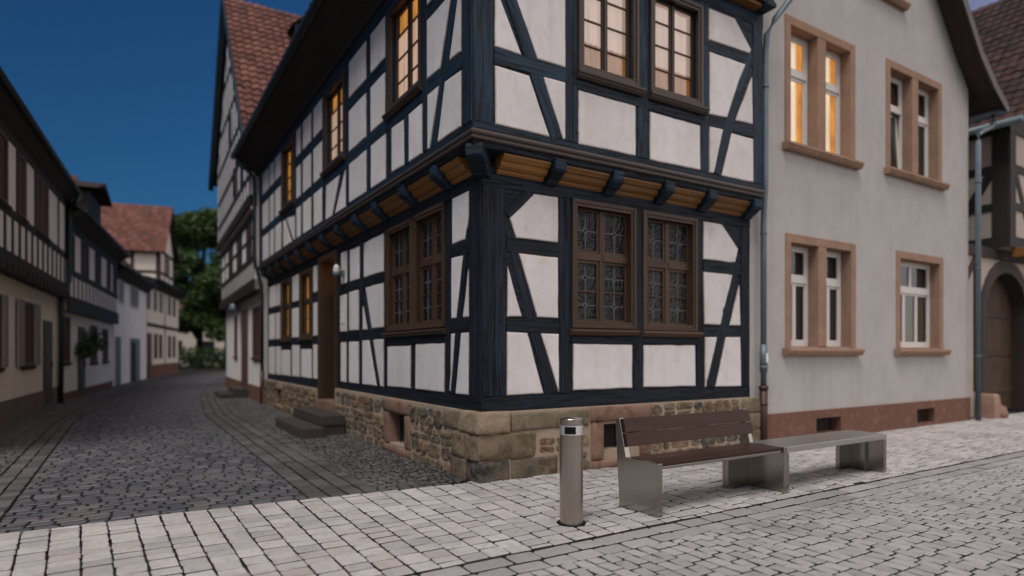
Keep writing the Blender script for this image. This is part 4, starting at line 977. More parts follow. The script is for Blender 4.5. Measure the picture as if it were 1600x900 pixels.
# --- house with long jetty, nearest on the left
FA, LA = fac((-5.70, 9.94), (-5.24, 16.5))
ha = thing('jettied_house', 'nearest house in the left row, cream ground floor with shutters under a half-timbered storey', 'house', FA(3, 0))
a0 = -5.0
body(ha, FA, a0, LA, -.1, 3.1, 0, 6, M['render_cream']); body(ha, FA, a0, LA, 3.1, 5.95, .2, 6, M['render_white'], 'upper_wall'); body(ha, FA, a0, LA, -.1, .48, .03, 1, M['plinth_dull'], 'plinth')
b = MB(); b.box(FA, a0, LA, 3.08, 3.5, .05, .26)
for k in range(26):
    u = a0 + .25 + k * .44
    if u < LA - .1: b.box(FA, u, u + .16, 3.1, 3.3, .26, .32)
b.build('jetty_beam', M['timber_far'], ha)
FAU = FA.off(.2)
bars = [((a0, 4.32), (LA, 4.36), .18), ((a0, 5.85), (LA, 5.9), .2)] + [((u, 3.5), (u, 4.25), .14) for u in [-.6 + .62 * k for k in range(-6, 12)]] + [((u, 4.4), (u, 5.8), .16) for u in (-.5, .42, 1.18, 2.2, 3.75, 5.25, 6.4)]
studs(ha, FAU, bars, M['timber_far'])
for (a, e) in ((-2.4, -1.3), (-1.15, -.42), (.5, 1.12), (2.3, 2.95), (3.0, 3.68)): simple_window(ha, FAU, a, e, 4.42, 5.76, M['shutter'], pane=M['pane_brown'], sill=M['timber_far'])
simple_window(ha, FA, -.75, .02, 1.18, 2.68, M['shutter'], pane=M['pane_brown'], shutters=M['shutter_grey'], sill=M['wine_timber']); simple_window(ha, FA, 1.9, 3.1, 1.18, 2.70, M['shutter'], pane=M['pane_brown'], shutters=M['shutter_grey'], sill=M['wine_timber'])
b = MB(); b.box(FA, 4.35, 5.5, .1, 2.35, -.02, .04); b.box(FA, 4.48, 5.37, .14, 2.22, .04, .05); dd = b.build('door', M['door'], ha, bevel=.005); b = MB(); b.box(FA, 5.2, 5.25, 1.05, 1.25, .05, .09); b.build('handle', M['iron'], dd)
row_roof(ha, FA, LA, 6, 6.26, 9.6, .48, M['tile_dark'], a0); gable_end(ha, FA, LA, 6, 5.9, 9.6, M['render_cream'], a0)
b = MB(); b.tube([FA(6.38, 6.2, .6), FA(6.38, 5.95, .45), FA(6.38, 5.7, .3), FA(6.38, 3.6, .3), FA(6.38, 3.1, .12), FA(6.38, 0, .1)], .07, 8); b.build('downpipe', M['zinc_dark'], ha, smooth=True)

# --- dark timbered house, second on the left
FB, LB = fac((-5.22, 16.55), (-4.05, 26.0))
hb = thing('timbered_house', 'second house in the left row with four dark upper windows and hanging plants', 'house', FB(4, 0))
body(hb, FB, 0, LB, -.1, 2.75, 0, 6, M['render_white']); body(hb, FB, 0, LB, 2.75, 5.5, .2, 6, M['render_white'], 'upper_wall'); body(hb, FB, 0, LB, -.1, .24, .03, 1, M['plinth'], 'plinth')
b = MB(); b.box(FB, 0, LB, 2.72, 3.2, .05, .26); b.build('jetty_beam', M['timber_far'], hb)
FBU = FB.off(.2)
studs(hb, FBU, [((0, 3.96), (LB, 3.92), .2), ((0, 5.35), (LB, 5.3), .3)] + [((.3 + .62 * k, 3.2), (.3 + .62 * k, 3.9), .1) for k in range(15)] + [((u, 4.0), (u, 5.2), .2) for u in (.1, 2.1, 4.5, 6.9, 9.3)], M['timber_far'])
for (a, e) in ((.25, .95), (1.95, 3.2), (4.35, 5.5), (6.85, 7.7), (8.3, 9.2)): simple_window(hb, FBU, a, e, 4.05, 5.15, M['timber_far'], pane=M['pane_brown'])
for (a, e, z0, z1) in ((.1, 1.4, 1.17, 2.6), (4.7, 6.0, 1.11, 2.5), (7.2, 8.45, 1.11, 2.45)): simple_window(hb, FB, a, e, z0, z1, M['shutter'], pane=M['pane_brown'], sill=M['timber_far'])
b = MB(); b.box(FB, 2.6, 3.65, .1, 2.36, -.02, .04); b.box(FB, 2.72, 3.53, .12, 2.24, .04, .05); dd = b.build('door', M['door'], hb, bevel=.005); b = MB(); b.box(FB, 3.4, 3.45, 1.0, 1.2, .05, .09); b.build('handle', M['iron'], dd)
row_roof(hb, FB, LB, 6, 5.72, 9.0, .6, M['tile_dark'], -.1); gable_end(hb, FB, LB, 6, 5.4, 8.9, M['render_cream'])
b = MB(); b.box(FB, 4.3, 6.9, 6.2, 7.35, -2.2, .0); dm = b.build('dormer', M['timber_far'], hb); b = MB(); b.sweep([[FB(3.95, 7.4, d), FB(5.6, 7.95, d), FB(7.3, 7.4, d), FB(5.6, 7.75, d)] for d in (.35, -2.5)], None); b.build('dormer_roof', M['tile_dark'], dm)
b = MB(); b.wbox(-5.9, -5.2, 24.6, 25.3, 7.0, 8.7); b.build('chimney', M['redstone'], hb)
def leaves(mb, c, rad, n, size, seed, squash=1.0):
    rnd = random.Random(seed)
    for _ in range(n):
        v = Vector((rnd.gauss(0, 1), rnd.gauss(0, 1), rnd.gauss(0, 1))).normalized() * (rnd.random() ** .45)
        p = Vector(c) + Vector((v.x * rad[0], v.y * rad[1], v.z * rad[2]))
        a = Vector((rnd.gauss(0, 1), rnd.gauss(0, 1), rnd.gauss(0, .7))).normalized(); q = a.cross(Vector((rnd.gauss(0, 1), rnd.gauss(0, 1), rnd.gauss(0, 1)))).normalized(); s_ = size * rnd.uniform(.5, 1.3)
        r = rnd.random(); b0 = [mb.vert(p - a * s_, None, r), mb.vert(p + q * s_ * .45, None, r), mb.vert(p + a * s_, None, r), mb.vert(p - q * s_ * .45, None, r)]; mb.face(b0)
for (u, z, rr, lab) in ((3.95, 1.92, .42, 'bushy hanging plant right of the second left house door'), (2.25, 1.55, .28, 'smaller hanging plant left of the second left house door')):
    p = thing('hanging_plant', lab, 'plant', FB(u, z - .2, .25), 'hanging plants at the second left house')
    b = MB(); leaves(b, FB(u, z, .28), (rr, rr, rr * 1.1), 260, .09, int(z * 100)); b.build('foliage', M['leaf_dark'], p, fix=False)
    b = MB(); b.lathe(FB(u, z - rr * .7, .28), [(.05, 0), (.14, .02), (.17, .2), (.01, .2)], 10); b.tube([FB(u, z - .1, .28), FB(u, z + rr * .9, .28), FB(u, z + rr * .9, .0)], .01, 6); b.build('pot', M['iron'], p)

# --- plain white house, third on the left
FCc, LC = fac((-4.0, 26.3), (-2.55, 34.6))
hc = thing('white_house', 'plain white rendered house with two blue-grey doors, third in the left row', 'house', FCc(4, 0))
body(hc, FCc, 0, LC, -.1, 5.15, 0, 6, M['render_white'])
for (a, e) in ((.9, 2.2), (3.6, 6.0)): simple_window(hc, FCc, a, e, 3.75, 4.85, M['white_wood'], pane=M['pane_pale'])
for (a, e) in ((.35, 1.45), (3.7, 6.3)):
    b = MB(); b.box(FCc, a, e, .0, 2.2, -.02, .03); b.box(FCc, a + .12, e - .12, .0, 2.08, .03, .045)
    if a > 3: b.box(FCc, a + .2, (a + e) / 2 - .05, .02, 2.0, .045, .05, 1)
    b.build('door', [M['blue_door'], M['dark_inside']], hc)
row_roof(hc, FCc, LC, 6, 5.25, 8.4, .45, M['tile_dark'], -.05); gable_end(hc, FCc, LC, 6, 5.1, 8.3, M['render_white'])

# --- cream house with a tall red roof at the bend
FD, LD = fac((-2.5, 35.0), (-.3, 45.0))
hd = thing('cream_house', 'cream house with a tall red gabled roof at the bend of the street', 'house', FD(4, 0))
body(hd, FD, 0, LD, -.1, 5.6, 0, 7, M['render_cream']); body(hd, FD, 0, LD, -.1, .75, .03, 1, M['plinth'], 'plinth')
studs(hd, FD, [((0, 3.1), (LD, 3.1), .22), ((5.2, 0), (5.2, 5.5), .22), ((0, 5.45), (LD, 5.45), .2)], M['wine_timber'])
for (a, e) in ((-.0, .8), (1.7, 2.6), (3.4, 4.3), (6.2, 7.2), (8.0, 9.0)): simple_window(hd, FD, a, e, 4.0, 5.2, M['shutter'], pane=M['pane_pale'])
for (a, e) in ((1.8, 2.7), (3.3, 4.2), (6.3, 7.2), (8.0, 8.9)): simple_window(hd, FD, a, e, 1.1, 2.6, M['shutter'], pane=M['pane_brown'])
b = MB(); b.box(FD, .0, 1.0, .0, 2.6, -.02, .05); b.build('door', M['shutter'], hd)
row_roof(hd, FD, LD, 7, 5.7, 6.7, .5, M['tile_dark'], -.1)
b = MB(); b.sweep([[FD(6.4, 5.6, d), FD(11.2, 5.6, d), FD(11.2, 8.35, d), FD(8.8, 11.5, d), FD(6.4, 8.35, d)] for d in (-.5, -8)], None); b.build('upper_wall', M['render_cream'], hd)
FD2 = FD.off(-.5); FDs = Fac(FD(6.4, 0, -.5), -FD.dn, -FD.du)
studs(hd, FD2, [((6.4, 6.85), (11.2, 6.85), .2), ((6.5, 5.7), (6.5, 8.3), .25), ((11.1, 5.7), (11.1, 8.3), .2), ((6.4, 8.3), (11.2, 8.3), .25), ((8.0, 5.7), (8.0, 8.3), .2), ((9.6, 5.7), (9.6, 8.3), .2)], M['wine_timber'], 'upper_frame')
studs(hd, FDs, [((0, 6.85), (7, 6.85), .2), ((.1, 5.7), (.1, 8.3), .25), ((0, 8.3), (7, 8.3), .25), ((1.6, 5.7), (1.6, 8.3), .2), ((3.2, 5.7), (3.2, 8.3), .2)], M['wine_timber'], 'upper_frame')
simple_window(hd, FD2, 8.3, 9.3, 6.95, 8.1, M['shutter'], pane=M['pane_pale'])
e0 = FD(5.95, 8.15, 0); up = FD(8.8, 11.75, 0) - e0
tile_slope(hd, FD(5.95, 8.15, -.1), -FD.dn, 9, up, up.length, M['tile'], .3, .38, 2, 'tall_roof')
b = MB(); b.quad(FD(5.95, 8.1, -.1), FD(5.95, 8.1, -9), FD(8.8, 11.7, -9), FD(8.8, 11.7, -.1)); b.quad(FD(11.65, 8.1, -.1), FD(11.65, 8.1, -9), FD(8.8, 11.7, -9), FD(8.8, 11.7, -.1)); b.build('tall_roof_deck', M['timber_far'], hd, fix=False)

# --- gabled neighbour behind the corner house
FNb = Fac((-.10, 13.15), (math.sin(R(1.5)), math.cos(R(1.5))), (-math.cos(R(1.5)), math.sin(R(1.5))))
nb = thing('gabled_house', 'tall gabled half-timbered house with red tiled roof behind the corner house', 'house', FNb(5, 0))
LN = 9.8
body(nb, FNb, 0, LN, -.3, 3.35, 0, 8, M['render_white']); body(nb, FNb, 0, LN, 3.35, 5.7, .2, 8, M['render_white'], 'middle_wall'); body(nb, FNb, -.3, LN, -.3, .45, .04, 1, M['plinth'], 'plinth')
b = MB(); G0 = 5.7
AU = 5.5
b.sweep([[FNb(0, G0, d), FNb(LN + .3, G0, d), FNb(LN + .3, 9.4, d), FNb(AU, 14.3, d), FNb(0, 7.6, d)] for d in (.30, -8)], None); b.build('gable_wall', M['render_white'], nb)
for (zz, d, z1) in ((3.3, .2, 3.65), (5.78, .3, 6.12)):
    b = MB(); b.box(FNb, 0, LN, zz, z1, d - .16, d + .06)
    for k in range(20): b.box(FNb, .1 + k * .48, .26 + k * .48, zz - .02, zz + .2, d + .06, d + .12)
    b.build('jetty_beam', M['timber_far'], nb)
F1, F2 = FNb.off(.2), FNb.off(.3)
studs(nb, F1, [((0, 4.3), (LN, 4.3), .18), ((0, 5.55), (LN, 5.55), .2)] + [((.2 + .55 * k, 3.65), (.2 + .55 * k, 4.25), .12) for k in range(18)] + [((.3 + 1.3 * k, 4.35), (.3 + 1.3 * k, 5.5), .14) for k in range(8)] + [((0, 4.95), (LN, 4.95), .1)], M['timber_far'], 'middle_frame')
bars = [((0, 6.75), (LN, 6.75), .16), ((0, 7.75), (LN, 7.75), .18), ((1.4, 9.0), (LN, 9.0), .18), ((2.6, 10.4), (LN - 1, 10.4), .18), ((3.8, 11.9), (LN - 2.3, 11.9), .16)]
for k in range(14):
    u = .3 + .7 * k; zt = (7.6 + 6.7 * u / AU if u < AU else 9.4 + 4.9 * (LN + .3 - u) / (LN + .3 - AU)) - .25; bars.append(((u, 6.0), (u, min(zt, 13.6)), .13))
studs(nb, F2, bars, M['timber_far'], 'gable_frame')
for (a, e) in ((.6, 1.7), (3.0, 4.1), (5.6, 6.7)): simple_window(nb, F1, a, e, 4.32, 5.65, M['timber_far'], pane=M['pane_brown'])
for (a, e, z0) in ((3.4, 4.3, 6.9), (5.0, 5.9, 9.2), (1.6, 2.4, 6.9)): simple_window(nb, F2, a, e, z0, z0 + 1.0, M['timber_far'])
for (a, e) in ((.3, 1.8), (5.9, 6.7)): simple_window(nb, FNb, a, e, 1.33, 2.9, M['shutter'], pane=M['pane_brown'], sill=M['shutter'])
b = MB(); b.box(FNb, 3.0, 4.3, .28, 2.95, -.02, .06); b.build('door', M['shutter'], nb)
b = MB(); b.sweep([[FNb(2.5, z, d) for d, z in ((.9, -.2), (.9, .12), (.45, .12), (.45, .28), (.0, .28), (0, -.2))], [FNb(4.7, z, d) for d, z in ((.9, -.2), (.9, .12), (.45, .12), (.45, .28), (.0, .28), (0, -.2))]], None); b.build('doorstep', M['step'], nb, bevel=.01)
e0 = FNb(-.30, 7.55, .58); up = FNb(AU, 14.62, .58) - e0
tile_slope(nb, e0, -FNb.dn, 11.5, up, up.length, M['tile'], .27, .36, 6, 'roof', .055, .06)
b = MB(); V = lambda u, z, d: FNb(u, z, d)
b.quad(V(-.3, 7.5, .56), V(-.3, 7.5, -11), V(AU, 14.56, -11), V(AU, 14.56, .56)); b.quad(V(LN + 1.3, 8.9, .56), V(LN + 1.3, 8.9, -11), V(AU, 14.56, -11), V(AU, 14.56, .56)); b.build('roof_deck', M['timber_far'], nb, fix=False)
b = MB(); FV = FNb.off(.60)
b.bar(FV, (-.35, 7.5), (AU, 14.62), .22, -.06, .0, .004, 0); b.bar(FV, (LN + 1.4, 8.8), (AU, 14.62), .34, -.2, .0, .004, 0); b.build('barge_board', M['zinc_dark'], nb)
dc = e0 - FNb.dn * 2.2 + up * .70
b = MB(); FDm = Fac((dc.x, dc.y), (1, 0), (0, -1)); z_ = dc.z
b.box(FDm, 0, .9, z_ - .3, z_ + .75, -1.4, .25); dm = b.build('dormer', M['timber_far'], nb)
b = MB(); b.sweep([[FDm(-.15, z_ + .65, d), FDm(.45, z_ + 1.25, d), FDm(1.05, z_ + .65, d), FDm(.45, z_ + 1.15, d)] for d in (.4, -1.6)], None); b.build('dormer_roof', M['tile_dark'], dm)
l2 = thing('wall_lamp', 'round wall lamp above the door of the gabled house', 'lamp', FNb(4.6, 3.05, .1))
b = MB(); b.lathe(FNb(4.7, 2.95, .25), [(.02, 0), (.16, .0), (.2, .06), (.14, .26), (.02, .3)], 12); b.build('lamp_shade', M['zinc'], l2, smooth=True); b = MB(); b.tube([FNb(4.7, 3.1, .25), FNb(4.7, 3.2, .12), FNb(4.7, 3.2, 0)], .02, 6); b.build('bracket', M['zinc'], l2)

# --- garden at the end of the street
def tree(name, lab, c, h, crad, seed, lm, clumps=26, nl=520, size=.24):
    t = thing(name, lab, 'tree', (c[0], c[1], 0), 'trees at the end of the street'); rnd = random.Random(seed)
    b = MB(); top = Vector((c[0], c[1], h * .8)); b.tube([(c[0], c[1], -.1), (c[0] + .1, c[1], h * .3), (c[0] - .1, c[1], h * .55), top], [.32, .25, .17, .05], 9); L = MB()
    for k in range(clumps):
        a = rnd.uniform(0, 6.28); zz = rnd.uniform(.28, .98); rr = crad * (1 - abs(zz - .55) * 1.15) * rnd.uniform(.35, 1)
        p = Vector((c[0] + math.cos(a) * rr, c[1] + math.sin(a) * rr, h * zz)); s_ = rnd.uniform(.55, 1.1) * crad * .42
        b.tube([(c[0], c[1], h * zz * .6), (p + Vector((c[0], c[1], h * zz * .7))) / 2, p], [.1, .06, .02], 6); leaves(L, p, (s_, s_, s_ * .75), int(nl * s_), size, seed * 100 + k)
    b.build('trunk', M['bark'], t, smooth=True); L.build('crown', lm, t, fix=False)
tree('broadleaf_tree', 'tall dark green tree at the end of the street, left one', (2.2, 58), 14.2, 3.3, 3, M['leaf'], 34)
tree('broadleaf_tree', 'broad dark green tree at the end of the street beside the gabled house', (6.2, 60), 15.4, 4.0, 4, M['leaf'], 40)
tree('broadleaf_tree', 'shorter bushy tree between the two taller street-end trees', (4.2, 55), 9.5, 3.2, 5, M['leaf'], 26)
tree('broadleaf_tree', 'tree top showing behind the red roof at the bend', (-9.5, 52), 14.6, 2.6, 6, M['leaf_dark'], 12)
hg = MB()
for k in range(10): leaves(hg, (.6 + k * .85, 53.2, .9), (.8, .6, 1.1), 420, .16, 50 + k)
tag(hg.build('hedge', M['leaf_dark'], fix=False), 'low dark clipped hedge closing the end of the street', 'hedge')
gh = thing('garden_house', 'pale orange-lit house glimpsed behind the trees', 'house', (4, 68, 0)); FH = Fac((-4, 68), (1, 0), (0, -1))
body(gh, FH, 0, 20, 0, 5.5, 0, 6, M['render_cream'])
for k in range(6): simple_window(gh, FH, 1.2 + k * 3.1, 2.4 + k * 3.1, 1.2, 2.7, M['shutter'])
row_roof(gh, FH, 20, 6, 5.6, 8.8, .5, M['tile'], -.2)

# ================================================================== GROUND AND PAVING
b = MB(); b.quad((-300, -120, -.03), (300, -120, -.03), (300, 400, -.03), (-300, 400, -.03), 0, 0)
tag(b.build('ground', M['joint'], fix=False), kind='structure')

class Pave:
    def __init__(s): s.b = MB()
    def stone(s, P, z=0.0, bev=.010, r=None, tilt=.003, cut=.16, simple=False):
        """P: four ground corners in order"""
        r = random.random() if r is None else r
        P = [Vector((p[0], p[1])) for p in P]; c = (P[0] + P[1] + P[2] + P[3]) / 4
        tx, ty = random.uniform(-tilt, tilt) * 6, random.uniform(-tilt, tilt) * 6; z += random.uniform(-tilt, tilt)
        if simple: ring = P
        else:
            ring = []
            for i in range(4):
                p, a, q = P[i], P[i - 1], P[(i + 1) % 4]; k = cut * random.uniform(.5, 1.3) * min((a - p).length, (q - p).length)
                ring += [p + (a - p).normalized() * k, p + (q - p).normalized() * k]
        n = len(ring); m = s.b; rows = []
        md = min((P[1] - P[0]).length, (P[2] - P[1]).length)
        for sh, dz in ((0, -.035), (0, -.003 - bev * .3), (bev * .6, 0)):
            f = 1 - sh * 2 / max(md, .03)
            rows.append([m.vert((c.x + (p.x - c.x) * f, c.y + (p.y - c.y) * f, z + dz + (p.x - c.x) * tx + (p.y - c.y) * ty), None, r) for p in ring])
        for kk, (A, B) in enumerate(zip(rows, rows[1:])):
            for i in range(n): m.face((A[i], A[(i + 1) % n], B[(i + 1) % n], B[i]), 1 - kk)
        m.face(rows[-1], 0)
    def build(s, name, m): return tag(s.b.build(name, [m, M['joint']], fix=True), kind='structure')

rnd = random.Random(99)
# light sandstone setts: long joints run towards the side street
pv = Pave()
def warp(x, y):
    t = min(1, max(0, (x + 4) / 3.4)); k = .063 - .105 * t   # fanning of the long joints
    return (x - (y + .1) * k, y)
x = -8.0
while x < 18:
    w = rnd.uniform(.185, .215); y = -2.375 - rnd.uniform(0, .12)
    top = .10 if x > -.25 else (.27 if x < -3 else .27 - (x + 3) / 2.8 * .25)
    while y < top - .03:
        l = rnd.choice((.13, .145, .16, .17, .19, .22)); y2 = y + l
        if top - y2 < .07: y2 = top + rnd.uniform(-.012, .012)
        a, c = max(y, -2.375), y2
        if c - a > .05:
            g = rnd.uniform(.008, .013); gx = rnd.uniform(.005, .009); j = lambda: rnd.uniform(-.005, .005)
            P = [warp(x + gx + j(), a + g + j()), warp(x + w - gx + j(), a + g + j()), warp(x + w - gx + j(), c - g + j()), warp(x + gx + j(), c - g + j())]
            pv.stone(P, 0, .007, rnd.random(), .0025, .06)
        y = y2
    x += w
pv.build('pavement', M['pave'])
# channel of two straight courses
pv = Pave()
for (ya, yb) in ((-2.565, -2.405), (-2.742, -2.595)):
    x = -8.0
    while x < 18:
        l = rnd.uniform(.20, .36); j = lambda: rnd.uniform(-.006, .006)
        pv.stone([(x + .006 + j(), ya + j()), (x + l - .006 + j(), ya + j()), (x + l - .006 + j(), yb + j()), (x + .006 + j(), yb + j())], -.004, .009, rnd.random(), .003, .10); x += l
pv.build('drainage_channel', M['pave_mid'])
# grey pavers of the square
pv = Pave(); x = -8.0; i = 0
while x < 20:
    w = .122; y = -2.762; i += 1; first = True
    while y > -8.2 and not (y < -5.9 and x < -1):
        l = .167 if not first else rnd.choice((.085, .12, .167)); first = False; g = rnd.uniform(.006, .0095); j = lambda: rnd.uniform(-.004, .004); o = .010 * math.sin(i * 2.1)
        pv.stone([(x + g + j() + o, y - l + g + j()), (x + w - g + j() + o, y - l + g + j()), (x + w - g + j() - o, y - g + j()), (x + g + j() - o, y - g + j())], .0, .006, rnd.random(), .002, .07); y -= l
    x += w
pv.build('square_paving', M['pave_grey'])
# side street follows the bend
def bend(y): return lerp_tab(y, [(-10, 0), (10, 0), (16.5, .45), (26, 1.7), (35, 3.2), (45, 5.4), (60, 9.5)])
pv = Pave(); y = .22; row = 0
while y < 46:
    h = rnd.uniform(.110, .121) * (1 if y < 22 else 1.7); x = -4.46 + rnd.uniform(-.1, 0); row += 1
    while x < -1.9:
        l = rnd.uniform(.15, .235) * (1 if y < 22 else 1.6); a, c = max(x, -4.455), min(x + l, -1.9)
        if c - a > .05:
            lim = .27 if x < -3 else .27 - (x + 3) / 2.8 * .25
            g = rnd.uniform(.008, .012); j = lambda: rnd.uniform(-.004, .004)
            def wv(xx, yy): return (xx + bend(yy), yy + .03 * math.sin(xx * 1.7 + .6 * math.sin(yy * .5)) + .02 * noise.noise(Vector((xx * .9, yy * .9, 0))))
            gy = g * 1.35
            pv.stone([wv(a + g + j(), y + gy + j()), wv(c - g + j(), y + gy + j()), wv(c - g + j(), y + h - gy + j()), wv(a + g + j(), y + h - gy + j())], -.004, .013, rnd.random(), .003, .08, y > 9)
        x += l
    y += h
pv.build('street', M['cobble'])
pv = Pave()
for (xa, xb, ys) in ((-4.80, -4.63, .3), (-4.63, -4.465, .3), (-1.895, -1.70, .05), (-1.69, -1.51, .04), (-1.50, -1.32, .02), (-1.31, -1.16, .02)):
    y = ys
    while y < 44:
        l = rnd.uniform(.16, .30) * (1 if y < 20 else 1.6); j = lambda: rnd.uniform(-.006, .006); g = .007
        pv.stone([(xa + g + j() + bend(y), y + g + j()), (xb - g + j() + bend(y), y + g + j()), (xb - g + j() + bend(y + l), y + l - g + j()), (xa + g + j() + bend(y + l), y + l - g + j())], -.006, .009, rnd.random(), .003, .1, y > 9); y += l
y = .3
while y < 44:   # left pavement
    h = rnd.uniform(.10, .13) * (1 if y < 20 else 1.7); x = -5.95 - rnd.uniform(0, .1)
    while x < -4.81:
        l = rnd.uniform(.11, .19) * (1 if y < 20 else 1.6); c = min(x + l, -4.81); g = .007; j = lambda: rnd.uniform(-.006, .006)
        if c - x > .04: pv.stone([(x + g + j() + bend(y), y + g + j()), (c - g + j() + bend(y), y + g + j()), (c - g + j() + bend(y), y + h - g + j()), (x + g + j() + bend(y), y + h - g + j())], -.004, .01, rnd.random(), .004, .18, True)
        x += l
    y += h
y = -.35; row = 0
while y < 23:   # fan-laid setts against the corner house
    h = rnd.uniform(.088, .11); x = -1.15 - rnd.uniform(0, .08)
    while x < .12:
        l = rnd.uniform(.085, .16); c = x + l; g = rnd.uniform(.007, .012); j = lambda: rnd.uniform(-.008, .008)
        def fan(xx, yy):
            k = max(0, 1 - max(0, yy - .1) / 5.5); return (xx + bend(yy) * .3, yy + k * (.42 * (xx + 1.15) ** 2 * .9 - .05) + .02 * math.sin(xx * 5 + yy * 2))
        P = [fan(x + g + j(), y + g + j()), fan(c - g + j(), y + g + j()), fan(c - g + j(), y + h - g + j()), fan(x + g + j(), y + h - g + j())]
        if c < .06 and min(p[1] for p in P) > .02 - .0 * x and not (-.5 < x and min(p[1] for p in P) < .08): pv.stone(P, -.005, .009, rnd.random(), .005, .2, y > 7)
        x += l
    y += h
pv.build('path', M['cobble_side'])

# ================================================================== STREET FURNITURE
bl = thing('bollard', 'round brushed steel bollard with a black window near its top', 'bollard', (-.18, -1.95, 0))
b = MB(); b.lathe((-.18, -1.95, 0), [(.02, .0), (.102, .0), (.102, .775), (.02, .776)], 40); b.build('post', M['steel_bollard'], bl)
b = MB(); b.lathe((-.18, -1.95, .778), [(.02, 0), (.104, 0), (.104, .085), (.02, .086)], 40); b.build('collar', M['steel_light'], bl)
b = MB(); b.lathe((-.18, -1.95, .866), [(.02, 0), (.102, 0), (.102, .048), (.098, .053), (.02, .054)], 40); b.build('cap', M['steel_bollard'], bl)
b = MB(); n = 10; rings = []
am = math.atan2(-6.30 + 1.95, -3.497 + .18) - .02
for k in range(n + 1):
    a = am - .56 + .95 * k / n; rings.append([(-.18 + r_ * math.cos(a), -1.95 + r_ * math.sin(a), .778 + z) for r_, z in ((.1, .012), (.1065, .012), (.1065, .075), (.1, .075))])
b.sweep(rings, None); b.build('window', M['black'], bl)
b = MB(); b.lathe((-.18, -1.95, -.01), [(.02, 0), (.135, 0), (.13, .014), (.1, .016)], 32); b.build('ground_ring', M['black'], bl)

bt = thing('bench', 'dark wooden slatted bench with backrest and steel end panels', 'bench', (1.5, -2.0, 0))
def end_panel(x0, x1, name, box=False):
    b = MB()
    prof = [(-2.235, 0), (-1.72, 0), (-1.66, .845), (-1.722, .857), (-1.812, .486), (-2.235, .486)]
    b.sweep([[(x, y, z) for y, z in prof] for x in (x0, x1)], None)
    return b.build(name, M['steel'], bt, bevel=.004)
end_panel(.58, .64, 'end_panel')
e2 = end_panel(2.425, 2.485, 'end_panel')
b = MB(); b.wbox(2.10, 2.424, -1.78, -1.73, .0, .42); b.wbox(2.10, 2.15, -1.729, -1.70, 0, .42); b.build('return_plate', M['steel'], e2, bevel=.003)
for k in range(4):
    y = -2.222 + k * .1045; b = MB(); b.wbox(.642, 2.423, y, y + .0935, .455, .488); b.build('seat_slat', M['slat'], bt, bevel=.005)
FBk = lambda u, z, d: Vector((u, -1.815 + (z - .486) * .245 + d, z))
for (z0, z1) in ((.588, .7145), (.7225, .852)):
    b = MB(); xa, xb = .598, 2.468
    b.hexa([FBk(xa, z0, -.036), FBk(xb, z0, -.036), FBk(xb, z1, -.036), FBk(xa, z1, -.036), FBk(xa, z0, -.003), FBk(xb, z0, -.003), FBk(xb, z1, -.003), FBk(xa, z1, -.003)], 0, .5, [(u, z, d) for u, z, d in ((.6, z0, 0), (2.4, z0, 0), (2.4, z1, 0), (.6, z1, 0), (.6, z0, .1), (2.4, z0, .1), (2.4, z1, .1), (.6, z1, .1))]); b.build('back_slat', M['slat'], bt, bevel=.005)
b = MB(); b.wbox(.642, 2.423, -2.215, -2.175, .425, .452); b.wbox(.642, 2.423, -1.88, -1.84, .425, .452); b.build('seat_rail', M['steel'], bt, bevel=.003)
tb = thing('bench', 'low backless brushed-steel bench joined to the end of the wooden one', 'bench', (3.5, -2.0, 0))
b = MB(); b.wbox(2.497, 4.53, -2.21, -1.73, .418, .482); b.build('seat', M['steel_flat'], tb, bevel=.004)
b = MB(); b.wbox(2.497, 2.557, -2.208, -1.735, .0, .416); b.build('leg', M['steel'], tb, bevel=.003)
b = MB(); b.wbox(4.468, 4.528, -2.208, -1.735, .0, .416); b.wbox(4.22, 4.466, -1.79, -1.737, 0, .416); b.wbox(4.418, 4.466, -2.0, -1.985, 0, .414); b.build('leg', M['steel'], tb, bevel=.003)

# ================================================================== CAMERA, LIGHT, WORLD
cam = bpy.data.cameras.new('camera'); co = bpy.data.objects.new('camera', cam); COL.objects.link(co); scn.camera = co
co.location = (-3.497, -6.301, 1.5); co.rotation_euler = (R(90), 0, R(-31.85))
cam.sensor_width = 36; cam.lens = 969 / 1600 * 36; cam.shift_y = .0625; cam.clip_end = 2000; cam.clip_start = .05
cam.dof.use_dof = True; cam.dof.focus_distance = 5.9; cam.dof.aperture_fstop = .52

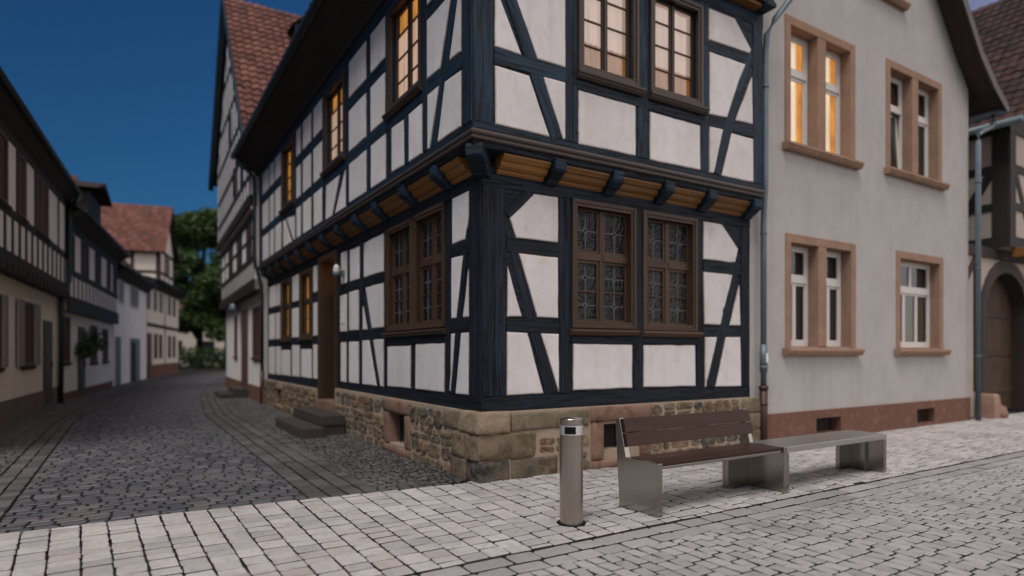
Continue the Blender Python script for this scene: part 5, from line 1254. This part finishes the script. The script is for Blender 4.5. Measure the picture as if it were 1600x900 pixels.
GLOW_A = ((-.1, -.85, .55), [(.02, (0, 0, 0)), (.35, (.25, .22, .22)), (1, (1, .92, .84))], .16)
GLOW_B = ((.5, -.84, .32), [(.02, (0, 0, 0)), (.4, (.20, .15, .13)), (1, (1, .86, .76))], 1.15)
SUN_AZ, SUN_EL = Vector((-.82, -.57)), 60     # where the light comes from
ld = Vector((SUN_AZ.x, SUN_AZ.y)).normalized()
sun = bpy.data.lights.new('sun', 'SUN'); so = bpy.data.objects.new('sun', sun); COL.objects.link(so)
sun.energy = 2.3; sun.angle = R(28); sun.color = (1.0, .97, .93)
d = Vector((ld.x * math.cos(R(SUN_EL)), ld.y * math.cos(R(SUN_EL)), math.sin(R(SUN_EL))))
so.rotation_euler = d.to_track_quat('Z', 'Y').to_euler()
w = bpy.data.worlds.new('World'); scn.world = w; w.use_nodes = True
nt = w.node_tree; bg = nt.nodes['Background']
sky = nt.nodes.new('ShaderNodeTexSky'); sky.sky_type = 'NISHITA'; sky.sun_disc = False
sky.sun_elevation = R(6); sky.sun_rotation = math.atan2(ld.x, ld.y); sky.ozone_density = 5.7; sky.air_density = 1.0; sky.dust_density = .4
nt.links.new(sky.outputs[0], bg.inputs[0]); bg.inputs[1].default_value = .09
# added fill light: broad bright lobes put into the unseen sky behind the square
tc = nt.nodes.new('ShaderNodeTexCoord'); last = bg.outputs[0]
for (dr, stops, st) in ((GLOW_A), (GLOW_B)):
    dt = N(nt, 'ShaderNodeVectorMath', operation='DOT_PRODUCT'); nt.links.new(tc.outputs['Generated'], dt.inputs[0]); dt.inputs[1].default_value = Vector(dr).normalized()
    gl = ramp(nt, dt.outputs['Value'], stops); b2 = nt.nodes.new('ShaderNodeBackground'); nt.links.new(gl.outputs[0], b2.inputs[0]); b2.inputs[1].default_value = st
    ad = nt.nodes.new('ShaderNodeAddShader'); nt.links.new(last, ad.inputs[0]); nt.links.new(b2.outputs[0], ad.inputs[1]); last = ad.outputs[0]
nt.links.new(last, nt.nodes['World Output'].inputs[0])
vs = scn.view_settings; vs.view_transform = 'Standard'; vs.look = 'None'; vs.exposure = 0; vs.gamma = 1; vs.use_curve_mapping = False
scn.render.engine = 'CYCLES'; scn.cycles.max_bounces = 5; scn.cycles.diffuse_bounces = 3; scn.cycles.glossy_bounces = 3; scn.cycles.transparent_max_bounces = 8
scn.cycles.use_denoising = True; scn.cycles.caustics_reflective = False; scn.cycles.caustics_refractive = False
